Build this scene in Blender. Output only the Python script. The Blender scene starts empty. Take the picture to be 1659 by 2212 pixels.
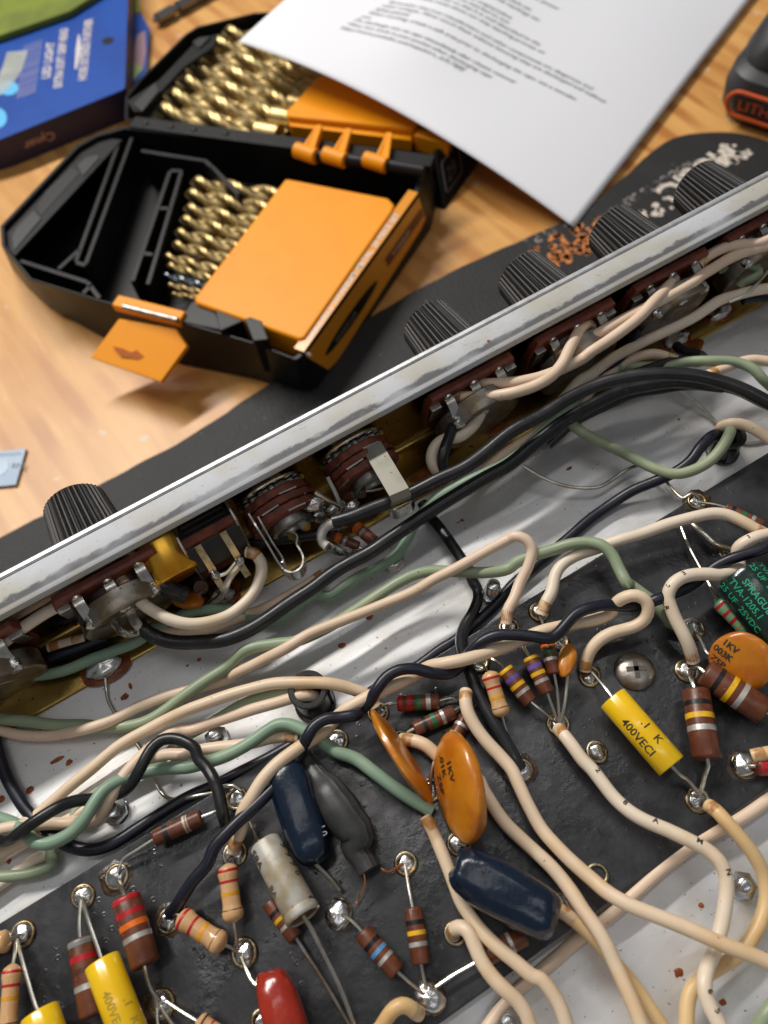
import bpy, bmesh, math, random
from mathutils import Vector, Matrix, noise
random.seed(7)
K = 0.001                      # all lengths below are millimetres
C = bpy.context.scene.collection
SC = bpy.context.scene

# ------------------------------------------------------------------ camera
CAM_H = 170.0                  # lens height above the chassis floor (z = 0)
FPX, CX, CY = 1725.0, 829.5, 1106.0
nad = Vector((0.0872, 0.553, 1.0)).normalized()      # straight down, seen from the lens
zc = -nad
yc = (Vector((0, 0, 1)) - zc * zc.z).normalized()
xc = yc.cross(zc)
RW = Matrix((xc, yc, zc))
LENS = Vector((0, 0, CAM_H))
cd = bpy.data.cameras.new("camera")
cam = bpy.data.objects.new("camera", cd)
C.objects.link(cam)
SC.camera = cam
cd.sensor_fit = 'VERTICAL'
cd.sensor_height = 24.0
cd.lens = 24.0 * FPX / 2212.0
cd.clip_start = 0.005
cd.clip_end = 20.0
right, down, fwd = RW @ Vector((1, 0, 0)), RW @ Vector((0, 1, 0)), RW @ Vector((0, 0, 1))
m = Matrix((right, -down, -fwd)).transposed().to_4x4()
m.translation = LENS * K
cam.matrix_world = m
cd.dof.use_dof = True
cd.dof.focus_distance = 0.172
cd.dof.aperture_fstop = 11.5

# ------------------------------------------------------------------ light
world = bpy.data.worlds.new("World")
SC.world = world
world.use_nodes = True
wb = world.node_tree.nodes["Background"]
wb.inputs[0].default_value = (0.92, 0.95, 1.0, 1)
wb.inputs[1].default_value = 0.15
SC.view_settings.view_transform = 'Standard'
SC.view_settings.look = 'None'
SC.view_settings.exposure = 0.08
SC.view_settings.gamma = 1.0
SC.cycles.use_denoising = True
SC.cycles.max_bounces = 8


def depth(p):
    return (p - LENS).dot(fwd)


def at(px, py, z):
    """A point at height z on the sight line through a spot of the photograph."""
    d = RW @ Vector(((px - CX) / FPX, (py - CY) / FPX, 1.0))
    return LENS + d * ((z - CAM_H) / d.z)


RIM = 27.0
A0 = at(0, 1252, RIM)
UV = at(1659, 380, RIM) - A0
UV.z = 0
UV.normalize()
VV = Vector((UV.y, -UV.x, 0))


def pan(u, v, z):
    """Chassis axes: u along the front panel, v inwards from it, z up."""
    q = A0 + UV * u + VV * v
    return Vector((q.x, q.y, z))


ZV = Vector((0, 0, 1))


def lamp(name, u, v, z, lu, lw, watts, col, tgt=(90, 60, 0)):
    ld = bpy.data.lights.new(name, 'AREA')
    ld.shape = 'RECTANGLE'
    ld.size, ld.size_y = lu, lw
    ld.energy = watts
    ld.color = col
    o = bpy.data.objects.new(name, ld)
    C.objects.link(o)
    p, t = pan(u, v, z), pan(*tgt)
    zz = (p - t).normalized()
    xx = (UV - zz * UV.dot(zz)).normalized()
    yy = zz.cross(xx)
    mm = Matrix((xx, yy, zz)).transposed().to_4x4()
    mm.translation = p * K
    o.matrix_world = mm
    return o


lamp("tube_light_far", -80, -1080, 1180, 1.25, 0.08, 27.0, (1.0, 0.96, 0.90))
lamp("tube_light_overhead", 160, -200, 1600, 1.25, 0.10, 1.8, (1.0, 0.97, 0.93))
lamp("tube_light_near", 60, 750, 1600, 1.25, 0.10, 1.6, (0.97, 0.98, 1.0))

# ------------------------------------------------------------------ mesh helpers
ORG = {}
TILT = []                      # (pivot, rotation, lift) applied to parts of a tilted panel component


class MB:
    def __init__(s):
        s.v, s.f = [], []

    def add(s, vs, fs):
        n = len(s.v)
        s.v += [Vector(a) for a in vs]
        s.f += [[i + n for i in f] for f in fs]

    def tube(s, pts, r, seg=10, caps=True, twist=None, shape=None):
        n = len(pts)
        rr = r if isinstance(r, (list, tuple)) else [r] * n
        t0 = (pts[1] - pts[0]).normalized()
        a = t0.orthogonal().normalized()
        vs, fs = [], []
        for i, p in enumerate(pts):
            t = (pts[min(i + 1, n - 1)] - pts[max(i - 1, 0)]).normalized()
            a = (a - t * a.dot(t))
            a = a.normalized() if a.length > 1e-6 else t.orthogonal().normalized()
            b = t.cross(a)
            tw = twist[i] if twist else 0
            for k in range(seg):
                th = 2 * math.pi * k / seg
                q = rr[i] * (shape[k] if shape else 1)
                vs.append(p + a * (q * math.cos(th + tw)) + b * (q * math.sin(th + tw)))
        for i in range(n - 1):
            for k in range(seg):
                k2 = (k + 1) % seg
                fs.append([i * seg + k, i * seg + k2, (i + 1) * seg + k2, (i + 1) * seg + k])
        if caps:
            fs.append(list(range(seg))[::-1])
            fs.append([(n - 1) * seg + k for k in range(seg)])
        s.add(vs, fs)
        return s

    def lathe(s, o, ax, prof, seg=24, mod=None):
        ax = ax.normalized()
        a = ax.orthogonal().normalized()
        b = ax.cross(a)
        vs, fs = [], []
        for (t, r) in prof:
            for k in range(seg):
                th = 2 * math.pi * k / seg
                q = max(r, 0.001) * (mod(k, t) if mod else 1)
                vs.append(o + ax * t + a * (q * math.cos(th)) + b * (q * math.sin(th)))
        for i in range(len(prof) - 1):
            for k in range(seg):
                k2 = (k + 1) % seg
                fs.append([i * seg + k, i * seg + k2, (i + 1) * seg + k2, (i + 1) * seg + k])
        fs.append(list(range(seg))[::-1])
        fs.append([(len(prof) - 1) * seg + k for k in range(seg)])
        s.add(vs, fs)
        return s

    def box(s, c, a, b, d):
        vs = [c + a * i + b * j + d * k for i in (-1, 1) for j in (-1, 1) for k in (-1, 1)]
        s.add(vs, [[0, 1, 3, 2], [4, 6, 7, 5], [0, 4, 5, 1], [2, 3, 7, 6], [0, 2, 6, 4], [1, 5, 7, 3]])
        return s

    def pbox(s, u0, u1, v0, v1, z0, z1):
        return s.box(pan((u0 + u1) / 2, (v0 + v1) / 2, (z0 + z1) / 2), UV * ((u1 - u0) / 2), VV * ((v1 - v0) / 2), ZV * ((z1 - z0) / 2))

    def prism(s, poly, h, scale=1.0):
        n = len(poly)
        c = sum(poly, Vector()) / n
        top = [c + (p - c) * scale + h for p in poly]
        fs = [[i, (i + 1) % n, n + (i + 1) % n, n + i] for i in range(n)]
        s.add(list(poly) + top, fs + [list(range(n))[::-1], list(range(n, 2 * n))])
        return s

    def sell(s, c, a, b, d, e1=1.0, e2=1.0, nu=24, nv=14, warp=None):
        """Superellipsoid with half-axes a, b, d."""
        def pw(x, e):
            return math.copysign(abs(x) ** e, x)
        vs, fs = [], []
        for j in range(nv + 1):
            ph = -math.pi / 2 + math.pi * j / nv
            for i in range(nu):
                th = 2 * math.pi * i / nu
                cp = pw(max(math.cos(ph), 1e-4), e1)
                p = Vector((cp * pw(math.cos(th), e2), cp * pw(math.sin(th), e2), pw(math.sin(ph), e1)))
                if warp:
                    p = warp(p)
                vs.append(c + a * p.x + b * p.y + d * p.z)
        for j in range(nv):
            for i in range(nu):
                i2 = (i + 1) % nu
                fs.append([j * nu + i, j * nu + i2, (j + 1) * nu + i2, (j + 1) * nu + i])
        s.add(vs, fs)
        return s

    def strip(s, pts, wv, th):
        """Bent flat metal strip: path pts, half-width vector wv, half-thickness th."""
        n = len(pts)
        vs, fs = [], []
        for i, p in enumerate(pts):
            t = (pts[min(i + 1, n - 1)] - pts[max(i - 1, 0)]).normalized()
            nn = t.cross(wv).normalized() * th
            vs += [p + wv + nn, p + wv - nn, p - wv - nn, p - wv + nn]
        for i in range(n - 1):
            for k in range(4):
                k2 = (k + 1) % 4
                fs.append([i * 4 + k, i * 4 + k2, i * 4 + 4 + k2, i * 4 + 4 + k])
        fs += [[3, 2, 1, 0], [n * 4 - 4, n * 4 - 3, n * 4 - 2, n * 4 - 1]]
        s.add(vs, fs)
        return s

    def mesh(s, name, mat, org, sharp=40):
        if TILT:
            c_, r_, z_ = TILT
            s.v = [c_ + r_ @ (p - c_) + ZV * z_ for p in s.v]
        me = bpy.data.meshes.new(name)
        me.from_pydata([(p - org) * K for p in s.v], [], s.f)
        bm = bmesh.new()
        bm.from_mesh(me)
        bmesh.ops.recalc_face_normals(bm, faces=bm.faces)
        bm.to_mesh(me)
        bm.free()
        me.materials.append(mat)
        if sharp:
            me.polygons.foreach_set("use_smooth", [True] * len(me.polygons))
            me.set_sharp_from_angle(angle=math.radians(sharp))
        return me

    def build(s, name, mat, parent=None, bevel=0, sharp=40, org=None):
        if org is None:
            org = ORG[parent.name] if parent else sum(s.v, Vector()) / len(s.v)
        o = bpy.data.objects.new(name, s.mesh(name, mat, org, sharp))
        C.objects.link(o)
        po = ORG[parent.name] if parent else Vector()
        o.location = (org - po) * K
        if parent:
            o.parent = parent
        ORG[o.name] = org
        if bevel:
            b = o.modifiers.new("bevel", 'BEVEL')
            b.width = bevel * K
            b.segments = 2
            b.limit_method = 'ANGLE'
            b.angle_limit = math.radians(40)
        return o


def thing(name, label, cat, loc, group=None):
    o = bpy.data.objects.new(name, None)
    C.objects.link(o)
    o.empty_display_size = 0.005
    o.location = loc * K
    ORG[o.name] = loc.copy()
    o['label'], o['category'] = label, cat
    if group:
        o['group'] = group
    return o


def tag(o, label, cat, group=None):
    o['label'], o['category'] = label, cat
    if group:
        o['group'] = group
    return o


def pts(s):
    out, z = [], 0.0
    for t in s.split():
        a = [float(x) for x in t.split(',')]
        if len(a) > 2:
            z = a[2]
        out.append(at(a[0], a[1], z))
    return out


def smooth(p, step=0.9):
    """Centripetal Catmull-Rom through p, resampled."""
    if len(p) < 3:
        n = max(2, int((p[-1] - p[0]).length / 3))
        return [p[0].lerp(p[-1], i / n) for i in range(n + 1)]
    q = [p[0] * 2 - p[1]] + p + [p[-1] * 2 - p[-2]]
    out = []
    for i in range(1, len(q) - 2):
        p0, p1, p2, p3 = q[i - 1:i + 3]
        t1 = max((p1 - p0).length, 1e-3) ** .5
        t2 = t1 + max((p2 - p1).length, 1e-3) ** .5
        t3 = t2 + max((p3 - p2).length, 1e-3) ** .5
        n = max(2, int((p2 - p1).length / step))
        for k in range(n):
            t = t1 + (t2 - t1) * k / n
            a1 = p0 * ((t1 - t) / t1) + p1 * (t / t1)
            a2 = p1 * ((t2 - t) / (t2 - t1)) + p2 * ((t - t1) / (t2 - t1))
            a3 = p2 * ((t3 - t) / (t3 - t2)) + p3 * ((t - t2) / (t3 - t2))
            b1 = a1 * ((t2 - t) / t2) + a2 * (t / t2)
            b2 = a2 * ((t3 - t) / (t3 - t1)) + a3 * ((t - t1) / (t3 - t1))
            out.append(b1 * ((t2 - t) / (t2 - t1)) + b2 * ((t - t1) / (t2 - t1)))
    out.append(p[-1])
    return out


def text_shape(txt, size, align='LEFT', cuts=0, spacing=1.0, bold=0.0):
    """Flat lettering as (verts, faces) in mm, baseline at y = 0."""
    cu = bpy.data.curves.new("lettering", 'FONT')
    cu.body = txt
    cu.size = size
    cu.align_x = align
    cu.resolution_u = 2
    cu.space_character = spacing
    cu.offset = bold * size
    ob = bpy.data.objects.new("lettering", cu)
    C.objects.link(ob)
    dg = bpy.context.evaluated_depsgraph_get()
    me = bpy.data.meshes.new_from_object(ob.evaluated_get(dg))
    bpy.data.objects.remove(ob)
    if cuts:
        bm = bmesh.new()
        bm.from_mesh(me)
        for k in range(1, cuts + 1):
            y = size * (-0.2 + k / (cuts + 1))
            bmesh.ops.bisect_plane(bm, geom=bm.verts[:] + bm.edges[:] + bm.faces[:], plane_co=(0, y, 0), plane_no=(0, 1, 0))
        bm.to_mesh(me)
        bm.free()
    r = [tuple(v.co) for v in me.vertices], [list(p.vertices) for p in me.polygons]
    bpy.data.meshes.remove(me)
    return r


def letter(mb, txt, size, fn, align='LEFT', cuts=0, x0=0, y0=0, spacing=1.0, bold=0.0):
    vs, fs = text_shape(txt, size, align, cuts, spacing, bold)
    mb.add([fn(x + x0, y + y0) for x, y, _ in vs], fs)


# ------------------------------------------------------------------ materials
MATS = {}


def mat(name, base, rough=0.5, metal=0.0, var=None, vs=150, vlo=.4, vhi=.65, speck=None, ss=900, st=.68, bump=0.0, bs=700, bd=0.0003,
        coat=0.0, rvar=0.0, spec=0.5, aniso=None):
    if name in MATS:
        return MATS[name]
    mt = bpy.data.materials.new(name)
    mt.use_nodes = True
    nt = mt.node_tree
    N, L = nt.nodes, nt.links
    bs_ = N["Principled BSDF"]
    bs_.inputs["Base Color"].default_value = (*base, 1)
    bs_.inputs["Roughness"].default_value = rough
    bs_.inputs["Metallic"].default_value = metal
    bs_.inputs["Specular IOR Level"].default_value = spec
    bs_.inputs["Coat Weight"].default_value = coat
    bs_.inputs["Coat Roughness"].default_value = 0.12
    tc = N.new("ShaderNodeTexCoord")
    vec = tc.outputs["Object"]
    if aniso:
        mp = N.new("ShaderNodeMapping")
        mp.inputs["Rotation"].default_value = aniso[0]
        mp.inputs["Scale"].default_value = aniso[1]
        L.new(vec, mp.inputs[0])
        vec = mp.outputs[0]

    def nz(scale, detail=3, rg=.55):
        n = N.new("ShaderNodeTexNoise")
        n.inputs["Scale"].default_value = scale
        n.inputs["Detail"].default_value = detail
        n.inputs["Roughness"].default_value = rg
        L.new(vec, n.inputs["Vector"])
        return n.outputs["Fac"]

    def ramp(src, lo, hi):
        r = N.new("ShaderNodeMapRange")
        r.inputs["From Min"].default_value, r.inputs["From Max"].default_value = lo, hi
        r.interpolation_type = 'SMOOTHSTEP'
        L.new(src, r.inputs["Value"])
        return r.outputs[0]
    col = None

    def mix(fac, a, b):
        x = N.new("ShaderNodeMix")
        x.data_type = 'RGBA'
        L.new(fac, x.inputs[0])
        if isinstance(a, tuple):
            x.inputs[6].default_value = (*a, 1)
        else:
            L.new(a, x.inputs[6])
        x.inputs[7].default_value = (*b, 1)
        return x.outputs[2]
    if var:
        col = mix(ramp(nz(vs, 4), vlo, vhi), base, var)
    if speck:
        col = mix(ramp(nz(ss, 2), st, st + .03), col or base, speck)
    if col:
        L.new(col, bs_.inputs["Base Color"])
    if rvar:
        r = N.new("ShaderNodeMapRange")
        r.inputs["To Min"].default_value, r.inputs["To Max"].default_value = max(rough - rvar, .03), rough + rvar
        r.inputs["From Min"].default_value, r.inputs["From Max"].default_value = .3, .7
        L.new(nz(vs * 2.3, 4), r.inputs["Value"])
        L.new(r.outputs[0], bs_.inputs["Roughness"])
    if bump:
        b = N.new("ShaderNodeBump")
        b.inputs["Strength"].default_value = bump
        b.inputs["Distance"].default_value = bd
        L.new(nz(bs, 4, .6), b.inputs["Height"])
        L.new(b.outputs[0], bs_.inputs["Normal"])
    mt["nodes_done"] = 1
    MATS[name] = mt
    return mt


def wiremat(name, c, c2, speck):
    return mat(name, c, .42, var=c2, vs=70, vlo=.45, vhi=.72, speck=speck, ss=900, st=.745, bump=.2, bs=260, bd=.0002, rvar=.08)


CREAM = wiremat("cream_insulation", (.76, .59, .42), (.68, .46, .25), (.26, .17, .09))
PALE = wiremat("pale_insulation", (.78, .66, .52), (.70, .53, .35), (.26, .20, .14))
PINK = wiremat("pinkish_insulation", (.77, .585, .44), (.68, .51, .35), (.28, .18, .11))
AMBER = wiremat("ambered_insulation", (.72, .50, .25), (.60, .32, .09), (.16, .06, .01))
GREEN = wiremat("sage_insulation", (.27, .33, .21), (.33, .37, .23), (.05, .06, .04))
GREEN2 = wiremat("mint_insulation", (.23, .34, .24), (.27, .37, .26), (.04, .06, .05))
BLACK = mat("black_insulation", (.010, .010, .012), .33, var=(.02, .02, .022), vs=120, speck=(.10, .10, .10), ss=1000, st=.72, bump=.2, bs=300, bd=.0002, rvar=.1)
NAVY = mat("navy_insulation", (.007, .008, .017), .34, var=(.012, .013, .024), vs=120, speck=(.12, .12, .13), ss=1000, st=.74, bump=.2, bs=300, bd=.0002)
TIN = mat("tinned_lead", (.72, .70, .64), .30, 1.0, var=(.52, .45, .33), vs=200, bump=.15, bs=900, bd=.0001)
SOLDER = mat("solder", (.66, .65, .64), .25, 1.0, var=(.36, .34, .30), vs=300, vlo=.45, vhi=.7, bump=.25, bs=350, bd=.0004, rvar=.1)
EYE = mat("eyelet_metal", (.42, .37, .26), .36, 1.0, var=(.20, .12, .045), vs=500, vlo=.45, vhi=.65, bump=.3, bs=700, bd=.0002)
STEEL = mat("plain_steel", (.46, .45, .42), .38, 1.0, var=(.30, .28, .24), vs=260, speck=(.08, .06, .05), ss=900, st=.70, bump=.2, bs=800, bd=.0001, rvar=.1)
NICKEL = mat("nickel", (.66, .64, .60), .25, 1.0, var=(.46, .42, .36), vs=300, bump=.15, bs=900, bd=.0001, rvar=.08)
PHENOL = mat("red_brown_phenolic", (.12, .022, .012), .5, var=(.20, .045, .02), vs=300, bump=.3, bs=900, bd=.0002)
KNOB = mat("black_knob_plastic", (.006, .006, .006), .42, spec=.25, var=(.020, .018, .016), vs=260, vlo=.5, vhi=.75, speck=(.11, .09, .07), ss=1300, st=.74, bump=.15, bs=900, bd=.0001)
BROWN = mat("brown_resistor_body", (.105, .029, .012), .36, var=(.155, .048, .021), vs=320, speck=(.35, .22, .16), ss=1500, st=.73, bump=.2, bs=900, bd=.0001, rvar=.1)
TAN = mat("tan_resistor_lacquer", (.66, .40, .20), .25, var=(.60, .34, .15), vs=300, coat=.3)
SEAFOAM = mat("green_resistor_lacquer", (.19, .37, .20), .32, var=(.15, .31, .17), vs=300, coat=.2)
BANDS = {
    'red': (.50, .015, .022), 'orange': (.80, .16, .01), 'yellow': (.82, .46, .015), 'green': (.02, .17, .06), 'blue': (.10, .32, .62),
    'violet': (.15, .10, .36), 'gray': (.22, .22, .22), 'black': (.012, .012, .014), 'brown': (.09, .03, .012), 'gold': (.40, .22, .06), 'amber': (.80, .36, .015)}


def bandmat(c):
    if c == 'silver':
        return mat("silver_band", (.60, .58, .54), .38, .55, var=(.45, .42, .38), vs=500)
    if c == 'white':
        return mat("white_band", (.60, .54, .45), .45, var=(.42, .32, .22), vs=500)
    return mat(c + "_band", BANDS[c], .36, var=tuple(x * .75 for x in BANDS[c]), vs=500)


YELLOW = mat("yellow_film_wrap", (.86, .56, .008), .22, var=(.84, .50, .008), vs=150, coat=.4)
INK = mat("black_ink", (.03, .025, .02), .6)
ORANGE_DIP = mat("orange_ceramic_dip", (.56, .20, .010), .30, var=(.46, .13, .006), vs=150, coat=.35, bump=.2, bs=200, bd=.0004)
BLUE_DIP = mat("navy_blue_dip", (.003, .0095, .024), .24, var=(.004, .013, .031), vs=160, coat=.12, bump=.35, bs=230, bd=.0006)
RED_DIP = mat("red_dip", (.36, .026, .010), .24, var=(.30, .02, .008), vs=160, coat=.35, bump=.35, bs=200, bd=.0006)
SHRINK = mat("grey_heat_shrink", (.030, .030, .030), .42, var=(.05, .05, .05), vs=160, bump=.25, bs=180, bd=.0006)
ORANGE = mat("orange_plastic", (.95, .34, .002), .45, spec=.35, var=(.94, .32, .002), vs=60, bump=.08, bs=900, bd=.0001)
BLACKP = mat("black_case_plastic", (.006, .006, .0065), .40, spec=.3, var=(.009, .009, .009), vs=90, bump=.12, bs=900, bd=.0001)
GOLD = mat("gold_titanium_coat", (.47, .35, .16), .38, .9, var=(.36, .26, .11), vs=200)

# ------------------------------------------------------------------ chassis
def node_mat(name):
    mt = bpy.data.materials.new(name)
    mt.use_nodes = True
    nt = mt.node_tree
    return mt, nt, nt.nodes, nt.links, nt.nodes["Principled BSDF"]


def g_noise(N, L, vec, scale, detail=3, rg=.55):
    n = N.new("ShaderNodeTexNoise")
    n.inputs["Scale"].default_value = scale
    n.inputs["Detail"].default_value = detail
    n.inputs["Roughness"].default_value = rg
    L.new(vec, n.inputs["Vector"])
    return n.outputs["Fac"]


def g_range(N, L, src, lo, hi, a=0.0, b=1.0):
    r = N.new("ShaderNodeMapRange")
    r.interpolation_type = 'SMOOTHSTEP'
    for k, v in zip(("From Min", "From Max", "To Min", "To Max"), (lo, hi, a, b)):
        r.inputs[k].default_value = v
    L.new(src, r.inputs["Value"])
    return r.outputs[0]


def g_mix(N, L, fac, a, b):
    x = N.new("ShaderNodeMix")
    x.data_type = 'RGBA'
    L.new(fac, x.inputs[0])
    for i, c in ((6, a), (7, b)):
        if isinstance(c, tuple):
            x.inputs[i].default_value = (*c, 1)
        else:
            L.new(c, x.inputs[i])
    return x.outputs[2]


def g_math(N, L, op, a, b):
    x = N.new("ShaderNodeMath")
    x.operation = op
    for i, c in enumerate((a, b)):
        if isinstance(c, (int, float)):
            x.inputs[i].default_value = c
        else:
            L.new(c, x.inputs[i])
    return x.outputs[0]


def floor_material():
    mt, nt, N, L, B = node_mat("dusty_aluminium")
    tc = N.new("ShaderNodeTexCoord").outputs["Object"]
    mp = N.new("ShaderNodeMapping")
    mp.vector_type = 'TEXTURE'
    mp.inputs["Rotation"].default_value = (0, 0, math.atan2(UV.y, UV.x))
    mp.inputs["Scale"].default_value = (4, .62, 1)
    L.new(tc, mp.inputs[0])
    col = g_mix(N, L, g_range(N, L, g_noise(N, L, tc, 60, 5), .4, .7), (.80, .80, .81), (.68, .665, .64))
    col = g_mix(N, L, g_range(N, L, g_noise(N, L, tc, 1100, 2), .68, .72), col, (.30, .28, .25))
    col = g_mix(N, L, g_range(N, L, g_noise(N, L, tc, 520, 2), .745, .76), col, (.16, .13, .11))
    col = g_mix(N, L, g_range(N, L, g_noise(N, L, tc, 230, 2, .4), .765, .775), col, (.34, .10, .03))
    L.new(col, B.inputs["Base Color"])
    B.inputs["Metallic"].default_value = .6
    L.new(g_range(N, L, g_noise(N, L, mp.outputs[0], 300, 4), .3, .7, .36, .44), B.inputs["Roughness"])
    b = N.new("ShaderNodeBump")
    b.inputs["Strength"].default_value = .07
    b.inputs["Distance"].default_value = .0003
    L.new(g_noise(N, L, mp.outputs[0], 500, 4), b.inputs["Height"])
    L.new(b.outputs[0], B.inputs["Normal"])
    return mt


def lip_material():
    """Weathered zinc; a dark rubbed smudge runs along the inner edge of the lip."""
    mt, nt, N, L, B = node_mat("weathered_zinc_lip")
    tc = N.new("ShaderNodeTexCoord").outputs["Object"]
    dt = N.new("ShaderNodeVectorMath")
    dt.operation = 'DOT_PRODUCT'
    L.new(tc, dt.inputs[0])
    dt.inputs[1].default_value = VV
    v = dt.outputs["Value"]
    mp = N.new("ShaderNodeMapping")
    mp.vector_type = 'TEXTURE'
    mp.inputs["Rotation"].default_value = (0, 0, math.atan2(UV.y, UV.x))
    mp.inputs["Scale"].default_value = (1.6, .9, 1)
    L.new(tc, mp.inputs[0])
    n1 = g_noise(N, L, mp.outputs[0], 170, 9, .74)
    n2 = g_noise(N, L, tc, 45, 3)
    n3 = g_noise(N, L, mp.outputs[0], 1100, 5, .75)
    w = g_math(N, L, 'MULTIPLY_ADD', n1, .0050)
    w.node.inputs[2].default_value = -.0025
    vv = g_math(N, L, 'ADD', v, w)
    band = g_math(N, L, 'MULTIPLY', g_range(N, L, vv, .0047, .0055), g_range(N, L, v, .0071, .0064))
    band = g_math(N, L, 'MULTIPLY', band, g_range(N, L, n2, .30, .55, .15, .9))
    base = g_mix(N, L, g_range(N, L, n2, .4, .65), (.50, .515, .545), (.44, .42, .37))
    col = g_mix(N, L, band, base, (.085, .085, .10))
    col = g_mix(N, L, g_range(N, L, n3, .60, .68), col, (.30, .295, .29))
    col = g_mix(N, L, g_range(N, L, g_noise(N, L, tc, 150, 2, .4), .775, .785), col, (.20, .06, .02))
    L.new(col, B.inputs["Base Color"])
    B.inputs["Metallic"].default_value = .12
    B.inputs["Roughness"].default_value = .66
    b = N.new("ShaderNodeBump")
    b.inputs["Strength"].default_value = .2
    b.inputs["Distance"].default_value = .0002
    L.new(n3, b.inputs["Height"])
    L.new(b.outputs[0], B.inputs["Normal"])
    return mt


BRASS = mat("tarnished_brass", (.46, .31, .09), .33, 1.0, var=(.26, .16, .045), vs=55, vlo=.35, vhi=.7, speck=(.10, .05, .02), ss=500, st=.68,
            bump=.12, bs=500, bd=.0002, rvar=.12)
FLOORM = floor_material()
CH_LABEL = "open upside-down amplifier chassis with silver metal lip, brass ground plate and dusty aluminium floor"
ch = thing("amplifier_chassis", CH_LABEL, "amp chassis", pan(120, 60, 0))
b = MB()
b.pbox(-190, 450, 1.7, 192, -1.5, 0)
chassis_floor = b.build("chassis_floor", FLOORM, ch)
b = MB()
b.pbox(-190, 450, .35, 1.5, -1.5, 26.2)
b.build("front_panel", mat("panel_metal", (.55, .54, .52), .4, .9, var=(.4, .38, .35), vs=80), ch)
b = MB()
b.pbox(-190, 450, -1.35, .05, -2, 27.25)
b.build("face_plate", mat("bright_trim_edge", (.62, .63, .65), .42, .6, var=(.50, .50, .51), vs=300, speck=(.35, .33, .3), ss=1200, st=.70, bump=.2, bs=900, bd=.0001), ch, bevel=.35)
b = MB()
prof = [(.35, 25.2), (.42, 26.5), (.65, 26.95), (1.0, 27.05), (4, 27.05), (7.2, 27.05), (7.55, 26.9), (7.72, 26.5), (7.75, 25.6)]
mid = 130
b.strip([pan(mid, v, z) for v, z in prof], UV * 320, .28)
b.build("chassis_lip", lip_material(), ch, org=pan(0, 0, RIM))
b = MB()
prof = [(1.78, 24.5), (1.78, 12), (1.78, 3.2), (1.95, 2.0), (2.5, 1.1), (3.4, .65), (4.6, .5), (10, .5), (17.0, .5), (17.35, .42), (17.5, .2)]
b.strip([pan(mid, v, z) for v, z in prof], UV * 320, .22)
plate = b.build("ground_plate", BRASS, ch)
b = MB()
b.pbox(-190, 450, 192, 193.5, -1.5, 27)
b.build("rear_panel", FLOORM, ch)


def lumpy(c, ax, ay, az, amp=.18, seed=0, e1=.9, nu=22, nv=12):
    def w(p):
        q = p * 1.6 + Vector((seed * 3.1, seed, 0))
        return p * (1 + amp * (noise.noise(q) + .4 * noise.noise(q * 2.3)))
    mb = MB()
    mb.sell(c, ax, ay, az, e1, 1, nu, nv, w)
    return mb


FLUX = mat("amber_flux_stain", (.16, .035, .006), .25, var=(.28, .09, .012), vs=300, coat=.4)
for i, (s, ru, rv, rz) in enumerate((("228.0,1439.4,1", 4.4, 2.6, 2.2), ("471.0,1289.4,1", 4.2, 3.0, 2.6), ("1460.4,735.2,1", 3.6, 2.2, 1.8),
                                     ("1554.4,677.8,1", 3.8, 1.9, 1.6), ("852.8,1218.1,1", 2.5, 1.8, 1.4))):
    p = pts(s)[0]
    mb = lumpy(p + ZV * .2, UV * ru, VV * rv, ZV * rz, .22, i)
    sb = mb.build("solder_blob", SOLDER, plate if i < 4 else chassis_floor)
    if i < 4:
        mb = MB()
        mb.sell(Vector((p.x, p.y, .74)), UV * (ru * 1.35), VV * (rv * 1.5), ZV * .06, 1, 1, 20, 6, lambda q, i=i: q * (1 + .25 * noise.noise(q * 1.7 + Vector((i * 5, 1, 0)))))
        mb.build("flux_stain", FLUX, plate)
for i, s in enumerate(("1077.5,929.1,0.74", "912.3,1027.6,0.74", "1498.5,746.1,0.74")):
    p = pts(s)[0]
    mb = MB()
    mb.sell(Vector((p.x, p.y, .74)), UV * 3.4, VV * 1.9, ZV * .06, 1, 1, 20, 6, lambda q, i=i: q * (1 + .3 * noise.noise(q * 1.6 + Vector((i * 9, 4, 0)))))
    mb.build("flux_stain", FLUX, plate)

RUST = mat("rust_flake", (.34, .10, .02), .7, var=(.20, .04, .01), vs=600)
for i, (s, l_, w_) in enumerate((("123.5,1640.9,0.1", 1.6, .5), ("148.8,1646.8,0.1", .8, .6), ("64.0,1706.3,0.1", .9, .7), ("269.3,1505.5,0.1", 1.0, .7), ("281.2,1481.6,0.1", .4, .8), ("1229.3,1012.3,0.1", .9, .4),
                                 ("430.1,1424.5,0.1", .5, .5), ("3.0,1725.7,0.1", .7, .7), ("1466.1,905.6,0.1", .4, .3), ("1466.8,2101.1,0.1", .9, .7), ("1514.2,1956.0,0.1", .5, .5), ("1561.5,2165.3,0.1", .6, .5), ("799.3,1333.2,0.1", .9, .6), ("738.2,1393.9,0.1", .9, .6))):
    mb = MB()
    mb.sell(pts(s)[0], UV * l_, VV * w_, ZV * .12, 1, 1, 12, 4, lambda q, i=i: q * (1 + .5 * noise.noise(q * 1.9 + Vector((i * 3, 1, 0)))))
    mb.build("rust_flake", RUST, chassis_floor)

# screws poking up through the chassis floor
ZINC = mat("zinc_screw", (.66, .68, .70), .22, 1.0, var=(.5, .5, .5), vs=500)


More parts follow.
